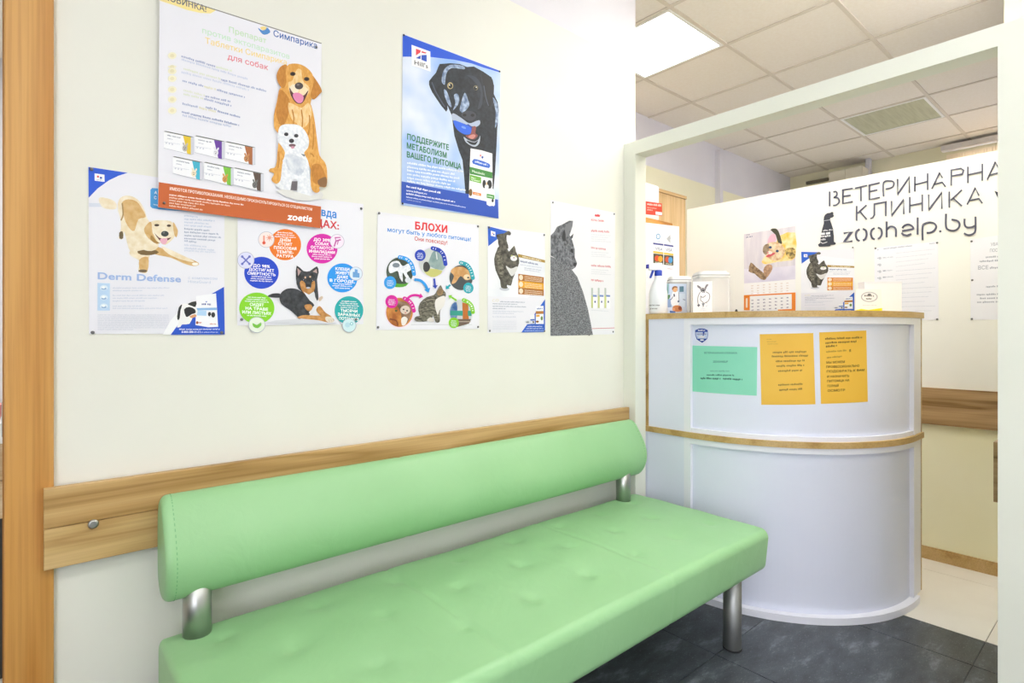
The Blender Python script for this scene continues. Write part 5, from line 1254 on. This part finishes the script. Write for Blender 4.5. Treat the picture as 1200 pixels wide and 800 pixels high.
def jar(c, ang, hw, hd, h, label):
    t = thing('donation_jar', label, 'jar', (c[0], c[1], ZT)); M4 = face_mat(c, ang)
    bm = bmesh.new(); rbox(bm, hw, hd, 0.018, ZT, ZT + h - 0.016); bmesh.ops.transform(bm, matrix=M4, verts=bm.verts); j = obj('jar_body', bm, M_clear, t)
    bm = bmesh.new(); rbox(bm, hw * 0.97, hd * 0.97, 0.02, ZT + h - 0.0158, ZT + h - 0.006); rbox(bm, hw * 0.86, hd * 0.86, 0.02, ZT + h - 0.0059, ZT + h); bmesh.ops.transform(bm, matrix=M4, verts=bm.verts); obj('lid', bm, M_lidw, t)
    bm = bmesh.new(); rbox(bm, hw + 0.002, hd + 0.002, 0.019, ZT + h - 0.030, ZT + h - 0.022); bmesh.ops.transform(bm, matrix=M4, verts=bm.verts); obj('rim', bm, mat('E9E9E8', 0.3), t)
    ex = Vector((math.cos(ang), math.sin(ang), 0)); nn = Vector((math.sin(ang), -math.cos(ang), 0))
    return t, j, Flat(Vector((c[0], c[1], 0)) + nn * (hd + 0.0006), ex, nn)
ANG = TH - PI / 2 + 0.06
def stick(a, parent):
    o = a.done('printed_sheet', None, None); o.parent = parent; o.matrix_parent_inverse = parent.matrix_basis.inverted()
j1, jb, pl = jar(pos(796, 2.825), ANG - 0.1, 0.055, 0.042, 0.192, 'clear lidded jar with a colourful picture of a person in a white coat')
a = Art(pl, 0.0003); a.at(752, 300, 10.66)
a.poly([(312, 345), (560, 345), (565, 715), (318, 728)], 'C6D4E8').poly([(312, 345), (345, 345), (345, 470), (312, 480)], '9AB6CC').poly([(300, 500), (345, 480), (355, 500), (340, 535), (302, 540)], '4A7A4A', 2).line([(322, 480), (330, 350)], 8, '5A9A62')
a.poly([(312, 540), (380, 530), (370, 640), (315, 640)], '8AA0C8').poly([(312, 640), (560, 632), (565, 715), (318, 726)], 'D4DCEC').poly([(472, 378), (524, 376), (524, 446), (472, 448)], '4E7688').poly([(470, 470), (545, 468), (545, 632), (470, 632)], 'D6E2F0').line([(515, 540), (545, 548)], 8, '4A5A84')
a.poly([(385, 450), (460, 445), (468, 560), (452, 620), (380, 620), (362, 560)], 'F2F3F6', 2).ell(415, 412, 33, 38, 'DDA878').poly([(378, 400), (400, 376), (440, 378), (444, 398), (410, 392), (384, 425)], '8A5A36', 2).line([(462, 450), (466, 560)], 6, '5A5E78').poly([(395, 475), (412, 470), (416, 505), (400, 508)], '2E3252').ell(458, 566, 12, 12, '3A4A6A').line([(365, 545), (390, 505)], 8, '4A4E68')
a.poly([(385, 640), (420, 615), (480, 620), (500, 650), (495, 690), (400, 690)], 'D8884E', 2).ell(400, 665, 18, 20, 'E8A878').ell(478, 650, 22, 24, '9A4A2A').poly([(350, 680), (420, 690), (420, 706), (352, 708)], '3A66B8')
stick(a, jb)
j2, jb, pl = jar(pos(833, 2.71), ANG, 0.079, 0.05, 0.203, 'larger clear jar with a line drawing of a big-eared dog on its sheet')
a = Art(pl, 0.0003); a.at(752, 300, 10.66)
a.poly([(640, 318), (880, 312), (880, 705), (640, 708)], 'F1F2F8')
a.poly([(690, 362), (720, 372), (745, 392), (785, 392), (805, 355), (836, 352), (815, 385), (800, 420), (785, 450), (765, 440), (740, 450), (728, 410), (700, 392)], '77747E', 2).ell(746, 400, 10, 8, 'C6C0C4').ell(782, 400, 10, 8, 'C6C0C4').ell(768, 432, 12, 12, '2C2C34')
IN = '55566A'
for pts, w in (([(730, 450), (705, 500), (700, 560), (706, 605)], 8), ([(800, 445), (840, 470), (850, 510), (830, 560), (780, 590)], 8), ([(730, 498), (765, 515), (800, 490)], 8), ([(740, 510), (735, 550), (770, 585), (765, 640)], 7), ([(750, 455), (790, 452)], 6), ([(800, 575), (815, 590)], 5)):
    a.line(pts, w, IN, 4)
a.poly([(690, 615), (712, 596), (730, 612), (710, 636)], IN).poly([(748, 590), (790, 582), (768, 640)], '77808E').words((735, 665), (800, 662), 10, 'BCC6E2').words((725, 684), (815, 682), 10, 'C6CEE6').line([(800, 630), (825, 612)], 4, '8A9AC0')
stick(a, jb)
# thin stack of papers, a tiny black clip, small white box with a card in front
t = thing('paper_stack', 'thin stack of white papers lying on the counter in front of the calendar', 'papers', (2.72, 1.23, ZT))
for k in range(3):
    bm = bmesh.new(); rbox(bm, 0.10, 0.148, 0.002, ZT + 0.0022 * k, ZT + 0.0022 * k + 0.002); bmesh.ops.transform(bm, matrix=face_mat((2.70 + 0.004 * k, 1.17 - 0.003 * k), 0.7 + 0.05 * k), verts=bm.verts); obj('sheet', bm, mat('F2EFEE', 0.6), t)
bm = bmesh.new(); box(bm, 2.555, 2.567, 1.314, 1.324, ZT, ZT + 0.014, bev=0.002); box(bm, 2.558, 2.564, 1.316, 1.322, ZT + 0.0141, ZT + 0.019)
tag(obj('binder_clip', bm, M_black), 'tiny black clip standing on the counter right of the jars', 'clip')
c = pos(1031, 2.64)
t = thing('leaflet_box', 'small white box standing near the right end of the counter top', 'box', (c[0], c[1], ZT)); M4 = face_mat(c, TH - PI / 2 + 0.0)
bm = bmesh.new(); rbox(bm, 0.088, 0.025, 0.003, ZT, ZT + 0.140); bmesh.ops.transform(bm, matrix=M4, verts=bm.verts); obj('box_body', bm, mat('F4F4FA', 0.45), t)
bm = bmesh.new(); rbox(bm, 0.0893, 0.0263, 0.003, ZT + 0.1402, ZT + 0.147); bmesh.ops.transform(bm, matrix=M4, verts=bm.verts); obj('box_lid', bm, mat('EEEFF6', 0.45), t)
c = pos(1018.5, 2.58)
nn = Vector((-FW[0], -FW[1], 0)); pl = Flat((c[0], c[1], 0), (RT[0], RT[1], 0), nn)
a = Art(pl, 0.0008); a.at(990, 270, 7.273)
z0 = [(95, 500), (310, 500), (318, 692), (90, 692)]
a.sheet(z0, 'F6F6F4', 0.0006)
a.ell(208, 566, 72, 44, 'B9BAC4').ell(208, 566, 62, 36, 'EDEDF0').words((166, 562), (246, 562), 16, '3A3A44').words((180, 586), (230, 586), 12, '4A4A54').ell(208, 545, 16, 8, '6A6A74').words((150, 640), (270, 640), 6, 'C8CAD4')
a.poly([(92, 678), (140, 668), (200, 676), (260, 668), (317, 660), (318, 692), (90, 692)], 'F6EA1E')
o = a.done('card', 'small white and yellow card standing against the white box on the counter', 'card')
# foot of the card: a fold that keeps it upright
bm = bmesh.new(); box(bm, -0.045, 0.045, 0.002, 0.03, ZT, ZT + 0.0006); bmesh.ops.transform(bm, matrix=face_mat(c, TH - PI / 2), verts=bm.verts); obj('card_foot', bm, mat('F6F6F4', .5), o)

# ------------------------------------------------------------------ the room behind the door, a sliver at the left edge
dk = thing('desk', 'pale wood desk with white top just visible through the doorway', 'desk', (-0.7, 3.0, 0))
obj('desk_top', B(-1.3, -0.07, 2.62, 3.3, 0.835, 0.905), mat('F2F2F2', 0.4), dk)
dw = wood_mat('pale_desk', 'D3B795', 'C2A27C', 'DEC7A8', 'X')
obj('drawer_front', boxes((-1.3, -0.074, 2.64, 2.66, 0.705, 0.834), (-1.3, -0.074, 2.64, 2.66, 0.57, 0.701)), dw, dk)
for x in (-1.28, -0.12): obj('leg', B(x, x + 0.045, 2.661, 2.70, 0, 0.834), M_black, dk)
bm = bmesh.new(); lathe(bm, [(0.03, 0.9055), (0.035, 0.92), (0.046, 0.955), (0.048, 0.962)], -0.125, 2.75, 20); tag(obj('flower_pot', bm, mat('D88A84', .5)), 'small pink pot on the white desk behind the doorway', 'pot')
